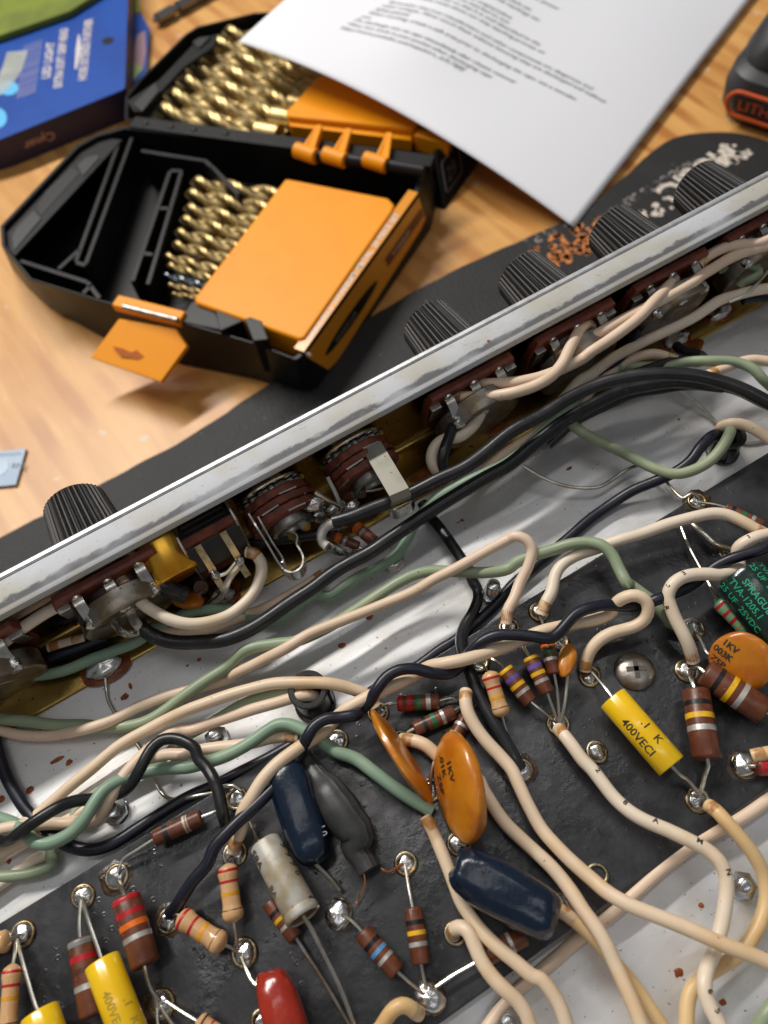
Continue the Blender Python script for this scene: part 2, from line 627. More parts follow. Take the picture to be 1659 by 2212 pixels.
def screw_tip(s, r, h, label, tilt=(0, 0)):
    p = pts(s)[0]
    p.z = 0
    t = thing("machine_screw", label, "screw", p, "screws through the chassis floor")
    mb = MB()
    prof = [(0, r * 1.7), (.7, r * 1.7), (.75, r)]
    z = .8
    while z < h:
        prof += [(z, r * .84), (z + .28, r), (z + .34, r)]
        z += .62
    prof += [(h, r * .8), (h + .15, r * .5)]
    mb.lathe(p, ZV, prof, 20)
    mb.build("threaded_shank", ZINC, t)
    mb = MB()
    mb.lathe(p, ZV, [(0.02, r * 1.3), (1.5, r * 1.75), (2.3, r * 1.75), (2.4, r * .9)], 6)
    mb.build("nut", ZINC, t, sharp=20)


screw_tip("1063.3,1288.6,0", 1.5, 6.5, "zinc screw tip between the pink loop and the navy wire, right of the black wire")
screw_tip("473.3,1597.7,0", 1.5, 4.5, "zinc screw end beside the sage wire, left of the black grommet")
screw_tip("254.5,1755.5,0", 1.6, 5.0, "zinc threaded screw under the twisted black wire by the resistor board")
screw_tip("1596.7,1914.7,0", 1.5, 4.5, "bright zinc screw end on the white metal beyond the board's near edge")
screw_tip("1094.3,2206.8,0", 1.5, 4.0, "dark screw end under the pink wire below the board's near edge")

# rubber grommets
RUBBER = mat("black_rubber_bushing", (.012, .012, .012), .28, var=(.03, .03, .03), vs=200)


def grommet(s, r, h, label):
    p = pts(s)[0]
    p.z = 0
    t = thing("cable_grommet", label, "grommet", p, "black grommets in the chassis floor")
    mb = MB()
    mb.lathe(p, ZV, [(0, r * 1.12), (.7, r * 1.12), (.8, r * .94), (h - 1.2, r * .94), (h - 1, r * 1.0), (h - .3, r * 1.03), (h, r * .97), (h, r * .72), (h - 1.5, r * .66), (.5, r * .66), (.4, .1)], 32)
    mb.build("bushing", RUBBER, t)
    for k in range(4):
        a = k * math.pi / 2 + .4
        d = UV * math.cos(a) + VV * math.sin(a)
        e = UV * -math.sin(a) + VV * math.cos(a)
        mb = MB()
        mb.box(p + d * (r * .99) + ZV * (h * .42), d * .28, e * .8, ZV * (h * .33))
        mb.build("snap_tab", RUBBER, t, bevel=.15)


grommet("681.6,1520.3,0", 4.0, 11, "glossy black grommet swallowing two wires near the middle of the chassis floor")
grommet("1559.0,976.2,0", 3.6, 7.5, "black grommet at the upper right with navy, sage and cream wires entering")

# ------------------------------------------------------------------ panel parts: knobs
def knob_proto():
    c = pan(0, -1.5, 13)
    ax = -VV
    sk = MB()
    sk.lathe(c, ax, [(0, 12.3), (.9, 12.3), (1.6, 11.2), (3.2, 9.6), (3.4, 8.5)], 48)
    ri = MB()
    n = 40 * 4

    def ribs(k, t):
        return (1.0, .955, .945, .99)[k % 4] if 2.9 < t < 17.7 else .95
    prof = [(2.8, 8.8), (3.0, 8.8)] + [(3.0 + 14.6 * i / 6, 8.65 - 1.4 * i / 6) for i in range(1, 7)] + [(18.0, 7.0), (18.4, 6.6), (18.5, 6.0), (18.1, 5.6), (18.1, .1)]
    ri.lathe(c, ax, prof, n, ribs)
    pn = MB()
    pn.box(c + ax * 15 + ZV * 8.0, UV * .25, ax * 3, ZV * .1)
    return c, sk, ri


kc, ksk, kri = knob_proto()
km_s = ksk.mesh("skirt", KNOB, kc)
km_r = kri.mesh("ribbed_grip", KNOB, kc, 25)
for u, lab in ((17.2, "dusty black ribbed knob alone at the lower left of the panel"),
               (115.0, "black ribbed knob nearest the drill bit case, first of the right-hand row"),
               (144.3, "black ribbed knob below the orange mat print, second of the right-hand row"),
               (173.9, "black ribbed knob between the paper corner and the white mat lettering"),
               (203.2, "black ribbed knob overlapping the white mat lettering, last at the right")):
    t = thing("control_knob", lab, "knob", pan(u, -1.5, 13), "ribbed control knobs along the front panel")
    for nm, me in (("skirt", km_s), ("ribbed_grip", km_r)):
        o = bpy.data.objects.new(nm, me)
        C.objects.link(o)
        o.parent = t

# potentiometers behind the panel
CAN = mat("dull_pot_can", (.36, .33, .29), .46, 1.0, var=(.22, .17, .11), vs=180, speck=(.12, .10, .08), ss=800, st=.69, bump=.2, bs=500, bd=.0002, rvar=.12)


def potentiometer(u, label, terms=(1, 1, 1)):
    c = pan(u, 1.8, 11.6)
    t = thing("potentiometer", label, "potentiometer", c, "potentiometers behind the front panel")
    TILT[:] = [pan(u, 1.8, 13), Matrix.Rotation(.25, 3, UV), 2.0]
    mb = MB()
    mb.lathe(c, VV, [(0, 5), (2.6, 5), (2.6, 11.6), (3.0, 11.8)], 36)
    mb.build("mounting_plate", CAN, t)
    mb = MB()
    out = [(-11.5, -4), (-8, -8.5), (8, -8.5), (11.5, -4), (12.4, 7), (11.2, 11), (-11.2, 11), (-12.4, 7)]
    mb.prism([pan(u + x, 5.0, 11.6 + z) for x, z in out], VV * 2.1)
    mb.build("phenolic_wafer", PHENOL, t, bevel=.2)
    mb = MB()
    mb.lathe(c - ZV * .7, VV, [(5.3, 7.6), (7.4, 7.6), (7.5, 10.3), (7.8, 10.6), (11.6, 10.8), (12.0, 10.6), (12.2, 10.1), (12.2, 9.3), (11.95, 9.0), (11.95, 4.2), (12.15, 4.0), (12.15, .1)], 48)
    mb.build("metal_can", CAN, t)
    mb = MB()
    for x in (-10.4, 10.4):
        mb.pbox(u + x - 1.4, u + x + 1.4, 4.6, 8.2, 19.4, 19.9)
        mb.pbox(u + x - 1.4, u + x + 1.4, 7.9, 8.4, 14, 19.9)
    mb.build("crimp_lug", STEEL, t, bevel=.15)
    for k, x in enumerate((-7, 0, 7)):
        mb = MB()
        mb.strip([pan(u + x, 6.6, 20.6), pan(u + x, 8.2, 20.8), pan(u + x, 9.8, 20.0), pan(u + x, 11.3, 18.4), pan(u + x, 12.6, 17.6)], UV * 1.1, .25)
        tm = mb.build("terminal", NICKEL, t)
        mb = MB()
        mb.lathe(pan(u + x, 7.05, 20.9), VV, [(0, 1.3), (.5, 1.3), (.8, .8)], 14)
        mb.build("rivet", NICKEL, tm)
        if terms[k]:
            lumpy(pan(u + x, 12.6, 17.7), UV * 1.8, VV * 1.6, ZV * 1.5, .25, u + k).build("solder", SOLDER, tm)
    TILT.clear()
    return t


potentiometer(-13.5, "potentiometer can cut off by the lower left frame edge")
potentiometer(18.0, "potentiometer behind the lone lower left knob, braided cable soldered on")
potentiometer(110.0, "potentiometer beside the jack with the wide spring strip, stained can")
potentiometer(139.5, "potentiometer with a bare notched can between its two neighbours")
potentiometer(168.5, "potentiometer whose tan round can back shows under two cream wires")
potentiometer(197.5, "potentiometer at the upper right with green wire across its can")

# ------------------------------------------------------------------ slide switch
DARKP = mat("dark_switch_phenolic", (.018, .018, .016), .42, var=(.035, .03, .026), vs=200)
t = thing("slide_switch", "black slide switch with two gold-tinned terminals beside the orange brass bushing", "switch", pan(41, 2, 13))
for u0, u1 in ((34.4, 35.0), (47.0, 47.6)):
    mb = MB()
    mb.prism([pan(u0, 2.0, 6), pan(u0, 12.2, 6), pan(u0, 12.8, 16), pan(u0, 11.5, 22.3), pan(u0, 2, 23.4)], UV * (u1 - u0))
    mb.build("side_plate", STEEL, t, bevel=.1)
mb = MB()
mb.pbox(35.1, 46.9, 2.0, 9.2, 6, 21.0)
mb.build("switch_body", DARKP, t, bevel=.3)
mb = MB()
mb.pbox(36.2, 46.2, 6.0, 7.0, 21.1, 22.4)
mb.pbox(36.2, 46.2, 7.6, 8.2, 21.1, 21.8)
mb.build("slider", DARKP, t, bevel=.1)
mb = MB()
mb.lathe(pan(41, 3.6, 21), ZV, [(0, 1.4), (.3, 1.15), (.6, 1.4), (.9, 1.15), (1.2, 1.4), (1.5, 1.15), (1.8, 1.3), (2.0, .6)], 16)
mb.build("screw", STEEL, t)
mb = MB()
mb.prism([pan(34.2, 9.3, 22.0), pan(47.8, 9.3, 22.0), pan(47.8, 11.2, 22.0), pan(34.2, 11.2, 22.0)], ZV * -16)
mb.build("fibre_plate", PHENOL, t, bevel=.15)
mb = MB()
mb.prism([pan(34.8, 11.3, 20.8), pan(47.4, 11.3, 20.8), pan(47.0, 13.6, 15), pan(35.2, 13.6, 15)], VV * .8 - ZV * .5)
mb.build("terminal_board", mat("olive_black_fibre", (.014, .014, .010), .45), t, bevel=.1)
TERM = mat("gold_tinned_terminal", (.78, .62, .36), .25, 1.0, var=(.55, .38, .16), vs=600)
for u in (37.6, 43.6):
    mb = MB()
    mb.strip([pan(u, 11.6, 20.9), pan(u + .1, 13.4, 18.6), pan(u + .2, 15.2, 15.5), pan(u, 16.6, 12.5), pan(u + .2, 18.6, 10.5)], UV * .75, .2)
    tm = mb.build("terminal", TERM, t)
    lumpy(pan(u + .1, 15.9, 14), UV * 1.1, VV * 1.5, ZV * 1.3, .25, u).build("solder", SOLDER, tm)
mb = MB()
mb.tube(smooth([pan(37.8, 16.2, 13.5), pan(40, 16.6, 13.2), pan(43.4, 15.6, 14)]), .55, 8)
mb.tube(smooth([pan(43.2, 16.4, 12.8), pan(40, 17.6, 12.2), pan(37, 18.6, 9), pan(34.5, 17, 5), pan(33, 16, 2)]), .85, 8)
mb.build("jumper_wire", TIN, t)

t = thing("pilot_lamp_bushing", "shiny orange-gold brass bushing between the left potentiometer and slide switch", "bushing", pan(31.5, 2, 10))
TILT[:] = [pan(30.9, 1.8, 14), Matrix.Rotation(.38, 3, UV), 3.0]
mb = MB()
mb.lathe(pan(30.9, 1.9, 14.5), VV, [(0, 6.5), (10.0, 6.5), (10.8, 5.9), (10.9, 5.0), (10.9, .1)], 32)
mb.build("brass_sleeve", mat("polished_brass", (.95, .52, .06), .28, .85, var=(.85, .34, .02), vs=120), t)
mb = MB()
mb.lathe(pan(30.9, 1.85, 14.5), VV, [(0, 7.5), (1.2, 7.5), (1.3, 5.6)], 6)
mb.build("nut", BRASS, t, sharp=20)
TILT.clear()


# ------------------------------------------------------------------ phone jacks
def jack(u, label, seed):
    c = pan(u, 4.2, 12.6)
    t = thing("phone_jack", label, "jack", c, "phone jacks behind the front panel")
    TILT[:] = [pan(u, 1.8, 13), Matrix.Rotation(.30, 3, UV), 2.2]
    mb = MB()
    mb.lathe(c, VV, [(-2.4, 5.0), (-.2, 5.0), (0, 8.5), (.4, 8.8), (.7, 8.5), (.8, 6.6)], 40)
    mb.build("washer", NICKEL, t)
    mb = MB()

    def teeth(k, tt):
        return 1.0 if k % 4 < 2 else .9
    mb.lathe(c, VV, [(1.0, 7.6), (1.5, 7.7), (1.9, 7.6)], 64, teeth)
    mb.build("lock_washer", STEEL, t)
    for i, (t0, t1, r) in enumerate(((1.9, 4.0, 8.5), (4.2, 6.0, 8.7), (6.2, 8.2, 8.5))):
        mb = MB()

        def chip(k, tt, i=i):
            return 1 - .05 * ((k * 7 + i * 5) % 11 in (0, 1, 2))
        mb.lathe(c, VV, [(t0, r * .96), (t0 + .2, r), (t1 - .2, r), (t1, r * .96)], 44, chip)
        w = mb.build("fibre_wafer", mat("brick_red_fibre", (.20, .045, .022), .6, var=(.12, .03, .018), vs=420, bump=.35, bs=900, bd=.0002), t)
        mb = MB()
        for k, a in enumerate((.6, 1.25, 1.9, 2.5)):
            if (k + i) % 2:
                d = UV * math.cos(a) + ZV * math.sin(a)
                e = UV * -math.sin(a) + ZV * math.cos(a)
                mb.box(c + VV * ((t0 + t1) / 2 + .95) + d * (r * .97), d * .25, e * 2.2, VV * .18)
        mb.build("contact_edge", NICKEL, w)
    mb = MB()
    mb.lathe(c, VV, [(8.3, 5.0), (9.6, 5.0), (10.2, 4.7), (10.3, 3.9), (9.6, 3.6), (6, 3.5)], 32)
    mb.build("sleeve_rim", STEEL, t)
    TILT.clear()
    return t, c


j1, c1 = jack(57.6, "phone jack with a long hooked spring strip, left of its twin", 0)
mb = MB()
hook = pts("541.2,1118.8,20 555.7,1142.6,19 582.2,1184.9,16 606.0,1224.6,13 617.9,1239.2,12 629.8,1243.7,12 641.7,1241.8,12 653.6,1232.6,12 658.1,1218.0,12 655.7,1203.5,12 648.3,1191.6,12 643.5,1182.3,12 645.7,1170.4,12 643.5,1163.2,12 635.1,1158.5,12 620.5,1154.5,12")
mb.strip(smooth(hook, .6), ZV * 2.0, .2)
mb.build("tip_spring", NICKEL, j1)
mb = MB()
mb.strip(smooth(pts("561.0,1124.1,20 576.9,1153.2,18 595.4,1184.9,15 609.9,1206.1,13 614.4,1215.4,12 612.6,1222.0,12"), .6), ZV * 1.8, .2)
mb.build("shunt_spring", NICKEL, j1)
for s, q in (("677.4,1087.1,16 685.3,1097.6,15", 1), ("682.7,1108.2,12", 2)):
    lumpy(pts(s)[0], UV * 2.4, VV * 1.8, ZV * 1.6, .3, q).build("solder", SOLDER, j1)
mb = MB()
mb.tube(smooth(pts("680.0,1061.9,19 709.1,1080.4,16 735.6,1095.0,14"), .6), .45, 8)
mb.build("lug", TIN, j1)
j2, c2 = jack(79.0, "phone jack with a wide flat spring strip, right of its twin", 3)
a = pts("780.0,969.4,20.5 819.7,948.2,20.5 883.2,1056.7,20.5 840.9,1069.9,20.5")
mb = MB()
mid_ = [(a[0] + a[1]) / 2, (a[3] + a[2]) / 2]
wv = (a[1] - a[0] + (a[2] - a[3])) / 4
mb.strip([mid_[0] - ZV * 5 - VV * .2, mid_[0] - ZV * .8, mid_[0] + (mid_[1] - mid_[0]) * .04, mid_[0].lerp(mid_[1], .5), mid_[1], mid_[1] - ZV * 1.5 + VV * .8, mid_[1] - ZV * 4 + VV * .2], wv, .25)
mb.build("tip_spring", mat("grey_spring_metal", (.27, .26, .22), .5, .6, var=(.21, .20, .16), vs=150, speck=(.10, .08, .06), ss=600, st=.68), j2)
mb = MB()
mb.strip(smooth(pts("838.2,1096.4,8 851.5,1110.9,7 870.0,1104.3,7 891.1,1092.4,8 893.8,1080.5,9"), .6), ZV * 2.2, .2)
mb.build("shunt_spring", NICKEL, j2)
mb = MB()
mb.tube(smooth(pts("707.3,1030.2,19 721.8,1059.3,17 737.7,1092.4,14"), .6), .55, 8)
mb.build("lug", TIN, j2)
lumpy(pts("724.5,1093.7,12")[0], UV * 2.6, VV * 1.6, ZV * 1.5, .3, 8).build("solder", SOLDER, j2)
lumpy(pts("756.2,1092.4,10")[0], UV * 2.2, VV * 1.3, ZV * 1.3, .3, 9).build("solder", SOLDER, j2)

# ------------------------------------------------------------------ the component board
BT = 5.0                       # its top face


def board_material():
    mt, nt, N, L, B = node_mat("waxed_black_fibre")
    tc = N.new("ShaderNodeTexCoord").outputs["Object"]
    col = g_mix(N, L, g_range(N, L, g_noise(N, L, tc, 90, 5, .6), .38, .68), (.017, .017, .019), (.036, .036, .040))
    col = g_mix(N, L, g_range(N, L, g_noise(N, L, tc, 1300, 2), .74, .77), col, (.12, .115, .11))
    L.new(col, B.inputs["Base Color"])
    L.new(g_range(N, L, g_noise(N, L, tc, 140, 4), .3, .7, .16, .42), B.inputs["Roughness"])
    B.inputs["Specular IOR Level"].default_value = .6
    vo = N.new("ShaderNodeTexVoronoi")
    vo.inputs["Scale"].default_value = 420
    L.new(tc, vo.inputs["Vector"])
    # a small ring-shaped bubble in some of the cells
    d = vo.outputs["Distance"]
    ring = g_math(N, L, 'SUBTRACT', g_range(N, L, d, .10, .16), g_range(N, L, d, .17, .26))
    ring = g_math(N, L, 'MULTIPLY', ring, g_range(N, L, g_noise(N, L, tc, 150, 2), .53, .57))
    h = g_math(N, L, 'ADD', g_math(N, L, 'MULTIPLY', g_noise(N, L, tc, 240, 5, .55), .55), g_math(N, L, 'MULTIPLY', ring, .34))
    h = g_math(N, L, 'ADD', h, g_math(N, L, 'MULTIPLY', g_noise(N, L, tc, 900, 3, .5), .09))
    b = N.new("ShaderNodeBump")
    b.inputs["Strength"].default_value = .25
    b.inputs["Distance"].default_value = .0009
    L.new(h, b.inputs["Height"])
    L.new(b.outputs[0], B.inputs["Normal"])
    return mt


bd_ = thing("component_board", "waxed black fibre board carrying eyelets and electronic parts", "circuit board", pan(120, 84, 2))
mb = MB()
e = pts("0.0,2012.0,5 1659.0,962.0,5 961.0,2212.0,5 1659.0,1695.0,5")


def vof(p):
    return (p - A0).dot(VV)


v0, v1 = (vof(e[0]) + vof(e[1])) / 2, (vof(e[2]) + vof(e[3])) / 2
mb.pbox(-186, 446, v0, v1, 2.2, BT)
board = mb.build("board_panel", board_material(), bd_, bevel=.35)
mb = MB()
mb.pbox(-186, 446, v0 + 1, v1 - 1.2, .02, 2.1)
mb.build("insulating_underlay", mat("grey_fibre_underlay", (.10, .10, .10), .7), bd_)

def at_xy(s):
    return pts(s + ",%g" % BT)[0]


# eyelets and solder
zero = Vector()
mb = MB()
mb.lathe(zero, ZV, [(-.1, 2.5), (.3, 2.5), (.55, 2.3), (.62, 2.0), (.5, 1.75), (0, 1.6), (-.4, 1.5), (-.4, .1)], 32)
eye_me = mb.mesh("eyelet", EYE, zero)
sol = [lumpy(zero + ZV * .25, Vector((2.05, 0, 0)), Vector((0, 2.05, 0)), ZV * 1.15, .20, k, .8).mesh("solder", SOLDER, zero) for k in range(4)]
low = [lumpy(zero + ZV * .0, Vector((1.8, 0, 0)), Vector((0, 1.8, 0)), ZV * .55, .22, k + 9, .8).mesh("solder", SOLDER, zero) for k in range(2)]
EYELETS = [  # spot, size, solder kind (d dome, l low, o open)
    ("50.9,2016.9", 1.15, 'd'), ("180.2,1935.8", 1.1, 'd'), ("253.1,1894.5", 1.15, 'd'), ("364.6,1989.4", 1.1, 'd'), ("508.0,1845.0", 1.1, 'd'),
    ("528.6,2058.2", 1.2, 'd'), ("350.8,2168.3", 1.15, 'd'), ("732.2,1974.3", 1.25, 'D'), ("876.9,1865.6", 1.1, 'l'), ("929.2,2154.5", 1.3, 'D'),
    ("984.2,2015.6", 1.0, 'o'), ("512.0,1725.7", 1.15, 'l'), ("727.8,1600.7", 1.1, 'd'), ("817.2,1540.1", 1.05, 'l'), ("1012.1,1511.8", 1.0, 'l'),
    ("1099.9,1357.0", 1.05, 'l'), ("1163.9,1322.8", 1.05, 'd'), ("1205.6,1565.4", 1.15, 'd'), ("1126.7,1663.6", 1.1, 'd'), ("928.8,1708.2", 1.1, 'l'),
    ("1273.7,1461.5", 1.05, 'l'), ("1483.5,1449.3", 1.15, 'd'), ("1495.8,1359.4", 1.1, 'd'), ("1288.7,1625.0", 1.05, 'd'), ("1606.1,1653.6", 1.15, 'D'),
    ("1505.1,1084.0", 1.05, 'l'), ("1506.5,1728.3", 1.15, 'l'), ("1289.6,1890.3", 1.05, 'o'), ("991.1,1823.0", 1.15, 'd'), ("1208.5,1386.8", .9, 'l'),
    ("1032.9,1431.4", 1.0, 'l'), ("1210.1,1954.4", 1.0, 'd'), ("568.5,2206.8", 1.0, 'l'), ("866.3,1598.1", .95, 'l'), ("1570.2,1195.5", .9, 'l')]
EP = []
for i, (s, sc, kind) in enumerate(EYELETS):
    p = at_xy(s)
    EP.append(p)
    o = bpy.data.objects.new("eyelet", eye_me)
    C.objects.link(o)
    o.parent = bd_
    o.location = (p - ORG[bd_.name]) * K
    o.scale = (sc * random.uniform(.82, .95), sc * random.uniform(.82, .95), random.uniform(.8, 1.2))
    o.rotation_euler.z = i * 1.3
    if kind != 'o':
        so = bpy.data.objects.new("solder", sol[i % 4] if kind in 'dD' else low[i % 2])
        C.objects.link(so)
        so.parent = o
        so.rotation_euler.z = i * 2.1
        so.scale = (1.12, 1.12, 1.5) if kind == 'D' else (.93, .93, 1)
for i in (2, 6, 18, 24, 25, 3):                                      # flux crust round some eyelets
    p = EP[i]
    mb = MB()
    mb.sell(p + UV * random.uniform(-.6, .6), UV * 3.4, VV * 3.1, ZV * .22, 1, 1, 24, 6, lambda q, i=i: q * (1 + .32 * noise.noise(q * 2.2 + Vector((i * 4, 2, 0)))))
    mb.build("flux_crust", mat("dark_flux_crust", (.03, .016, .009), .22, var=(.08, .05, .03), vs=500, bump=.6, bs=900, bd=.0004), bd_)

# pan-head mounting screw
p = at_xy("1370.4,1450.6")
mb = MB()
mb.lathe(p, ZV, [(-.2, 4.15), (.25, 4.2), (.7, 4.0), (1.3, 3.4), (1.75, 2.6), (2.0, 1.6), (2.05, .1)], 40)
sc_ = mb.build("mounting_screw", mat("worn_screw_steel", (.50, .47, .43), .40, 1.0, var=(.36, .30, .25), vs=350, bump=.3, bs=700, bd=.0002), bd_)
mb = MB()
for a in (.5, .5 + math.pi / 2):
    d = UV * math.cos(a) + VV * math.sin(a)
    e2 = UV * -math.sin(a) + VV * math.cos(a)
    mb.box(p + ZV * 1.75, d * 2.0, e2 * .5, ZV * .40)
mb.sell(p + ZV * 1.8, UV * .75, VV * .75, ZV * .34, 1, 1, 14, 8)
mb.build("cross_recess", mat("recess_shade_steel", (.16, .14, .12), .45, 1.0), sc_)  # raised cross; the recess's shade is put into its dark colour

# ------------------------------------------------------------------ resistors
def leads_of(t, leads, r=.36):
    for s in leads:
        mb = MB()
        p = smooth(pts(s), .8) if isinstance(s, str) else smooth(s, .8)
        mb.tube(p, r, 8)
        mb.build("lead", TIN, t)


def resistor(label, s, hw, kind, bands, leads, group=None):
    a, b = pts(s)
    mid = (a + b) / 2
    r = hw * depth(mid) / FPX
    ax = (b - a).normalized()
    ln = (b - a).length
    t = thing("resistor", label, "resistor", a, group or {'cc': "brown carbon resistors", 'film': "tan film resistors", 'green': "green resistor"}[kind])
    if kind == 'cc':
        prof = [(0, r * .80), (ln * .012, r * .93), (ln * .04, r), (ln * .96, r), (ln * .988, r * .93), (ln, r * .80)]
        m_ = BROWN
    elif kind == 'film':
        prof = [(-.03 * ln, r * .25), (0, r * .55), (ln * .03, r * .82), (ln * .09, r), (ln * .17, r), (ln * .25, r * .88), (ln * .32, r * .85), (ln * .68, r * .85), (ln * .75, r * .88), (ln * .83, r), (ln * .91, r), (ln * .97, r * .82), (ln, r * .55), (ln * 1.03, r * .25)]
        m_ = TAN
    else:
        prof = [(-.07 * ln, r * .2), (0, r * .45), (ln * .04, r * .8), (ln * .10, r), (ln * .22, r), (ln * .3, r * .95), (ln * .7, r * .95), (ln * .78, r), (ln * .9, r), (ln * .96, r * .8), (ln, r * .45), (ln * 1.07, r * .2)]
        m_ = SEAFOAM

    def rad(x):
        for (x0, r0), (x1, r1) in zip(prof, prof[1:]):
            if x0 <= x <= x1:
                return r0 + (r1 - r0) * (x - x0) / max(x1 - x0, 1e-6)
        return r
    MB().lathe(a, ax, prof, 28).build("body", m_, t)
    for f, w, c in bands:
        x0, x1 = (f - w / 2) * ln, (f + w / 2) * ln
        e = .035
        pr = [(x0, rad(x0) - .02), (x0 + .01, rad(x0) + e)] + [(x0 + (x1 - x0) * k / 4, rad(x0 + (x1 - x0) * k / 4) + e) for k in range(1, 4)] + [(x1 - .01, rad(x1) + e), (x1, rad(x1) - .02)]
        MB().lathe(a, ax, pr, 28).build("colour_band", bandmat(c), t)
    leads_of(t, leads, .42 if hw > 25 else .34)
    return t


W_ = .085
resistor("brown resistor with black and white bands beside the navy wire at the board's upper edge", "333.3,1812.0,8 436.0,1764.4,8", 18, 'cc',
         [(.27, .10, 'black'), (.66, .05, 'white'), (.72, .03, 'white')], ["339.3,1809.0,8 297.6,1835.8,7.5 261.9,1861.1,6.8 254.5,1887.6,6.5", "428.6,1767.4,8 464.3,1754.0,7.5 488.1,1743.6,6.5"])
resistor("large brown resistor with red, red, orange and silver bands right of a yellow capacitor", "271.0,1937.1,10 315.0,2085.7,10", 31, 'cc',
         [(.05, .09, 'red'), (.26, .08, 'red'), (.43, .085, 'orange'), (.61, .075, 'silver')], ["275.1,1948.1,10 265.5,1926.1,9 257.2,1905.5,7", "310.9,2077.5,10 316.4,2105.0,9.5 327.4,2138.0,8 345.3,2160.0,6.5"])
resistor("large brown resistor with grey, red and silver bands half behind a yellow capacitor", "173.3,2027.9,9 200.8,2195.8,9", 28, 'cc',
         [(.06, .08, 'gray'), (.26, .08, 'red'), (.42, .06, 'brown'), (.63, .075, 'silver')], ["174.7,2036.2,9 172.0,1997.7,8.5 174.7,1945.4,6.8"])
resistor("tan resistor at the lower left corner with two red bands and an orange one", "27.0,2085.7,9 15.1,2239.8,9", 21, 'film',
         [(.09, .045, 'red'), (.29, .045, 'red'), (.47, .06, 'amber'), (.82, .02, 'brown')], ["26.1,2091.2,9 30.8,2066.5,8.5 34.4,2025.2,6.5"])
resistor("orange-tan resistor end poking in at the far lower left", "-71.5,2054.1,8 20.6,2030.7,8", 23, 'film', [(.7, .05, 'orange')], ["16.5,2030.7,8 33.0,2023.8,7 49.5,2016.9,6"])
resistor("upright-looking tan resistor with two red bands below the twisted black wire", "490.1,1868.4,10 505.3,1989.4,9", 23, 'film',
         [(.10, .055, 'red'), (.30, .05, 'red'), (.52, .065, 'amber'), (.80, .018, 'brown')], ["490.1,1873.9,10 487.4,1860.1,9 499.7,1849.1,7", "503.9,1983.9,9 508.0,2008.7,8.5 514.1,2047.2,6.5"])
resistor("tan resistor with two red bands slanting to the shared solder joint beside the red capacitor", "388.3,1979.8,8.5 483.2,2043.1,8.5", 25, 'film',
         [(.10, .06, 'red'), (.33, .055, 'red'), (.55, .07, 'amber'), (.81, .018, 'brown')], ["392.4,1982.5,8.5 378.7,1974.3,8 356.7,1983.9,6.5", "477.7,2038.9,8.5 497.0,2045.8,8 519.0,2061.0,6.5"])
resistor("brown resistor with black, yellow and silver bands hanging below the open eyelet", "892.0,1960.5,8 909.9,2083.0,8", 20, 'cc',
         [(.27, .085, 'black'), (.455, .085, 'yellow'), (.655, .085, 'silver')], ["893.4,1967.4,8 885.2,1926.1,7.5 875.5,1868.4,6", "908.5,2077.5,8 914.0,2105.0,7.5 920.9,2135.2,7"])
resistor("brown resistor with a light blue band running to the big lower solder joint", "782.0,2012.8,8 859.0,2100.8,8", 21, 'cc',
         [(.29, .09, 'black'), (.475, .085, 'blue'), (.66, .08, 'silver')], ["787.5,2018.3,8 762.7,1992.2,7.5 735.2,1972.9,6.5", "854.9,2095.3,8 881.0,2118.7,7.5 914.0,2146.2,7"])
resistor("brown resistor with yellow band half hidden under cream wires below the dented blue capacitor", "1050.2,2065.1,6.8 1134.1,2019.7,6.8", 22, 'cc',
         [(.36, .09, 'yellow'), (.62, .09, 'silver')], ["1055.7,2061.0,7 1021.3,2083.0,7 982.8,2105.0,7 941.6,2132.5,7"])
resistor("thin brown resistor with yellow band tucked under the white can capacitor", "580.9,1948.1,7 640.1,2026.6,7", 18, 'cc',
         [(.3, .09, 'black'), (.47, .085, 'yellow'), (.68, .08, 'silver')], ["637.3,2022.4,7 662.1,2061.0,7 695.1,2113.2,7 725.4,2162.8,7 758.4,2217.8,6.5"])
resistor("brown resistor with two red bands and a green one lying level under the twisted wires", "857.9,1519.2,8 949.6,1514.8,8", 17.5, 'cc',
         [(.065, .13, 'red'), (.285, .12, 'red'), (.505, .10, 'green'), (.735, .11, 'silver')], ["866.3,1519.2,8 839.5,1520.7,7.5 817.2,1529.7,6.5", "943.7,1514.8,8 973.4,1507.3,7.8 1006.2,1508.8,6.8"])
resistor("brown resistor with black, green and silver bands just below the red-banded one", "894.5,1575.8,7.5 982.3,1537.1,7.5", 16.5, 'cc',
         [(.27, .09, 'black'), (.48, .10, 'green'), (.70, .085, 'silver')], ["899.0,1572.8,7.5 881.2,1581.7,7 866.3,1598.1,6", "976.4,1538.6,7.5 994.2,1528.2,7 1010.6,1517.8,6.5"])
resistor("brown resistor stub with silver band peeking out behind the upright orange disc", "1006.2,1549.0,7 973.4,1613.0,7", 16.5, 'cc',
         [(.30, .10, 'silver'), (.62, .1, 'yellow')], ["1003.2,1555.0,7 1012.1,1535.6,7 1015.1,1517.8,6.3"])
resistor("tan resistor with two red bands beside the black wire pair in the board's middle", "1056.2,1452.3,11 1085.9,1546.0,9", 19.5, 'film',
         [(.14, .055, 'red'), (.36, .05, 'red'), (.59, .06, 'amber'), (.82, .02, 'brown')], ["1058.2,1458.2,11 1047.8,1443.4,10 1037.4,1427.0,7", "1083.5,1541.6,9 1091.0,1571.3,8 1104.4,1616.0,7 1119.2,1651.7,6"])
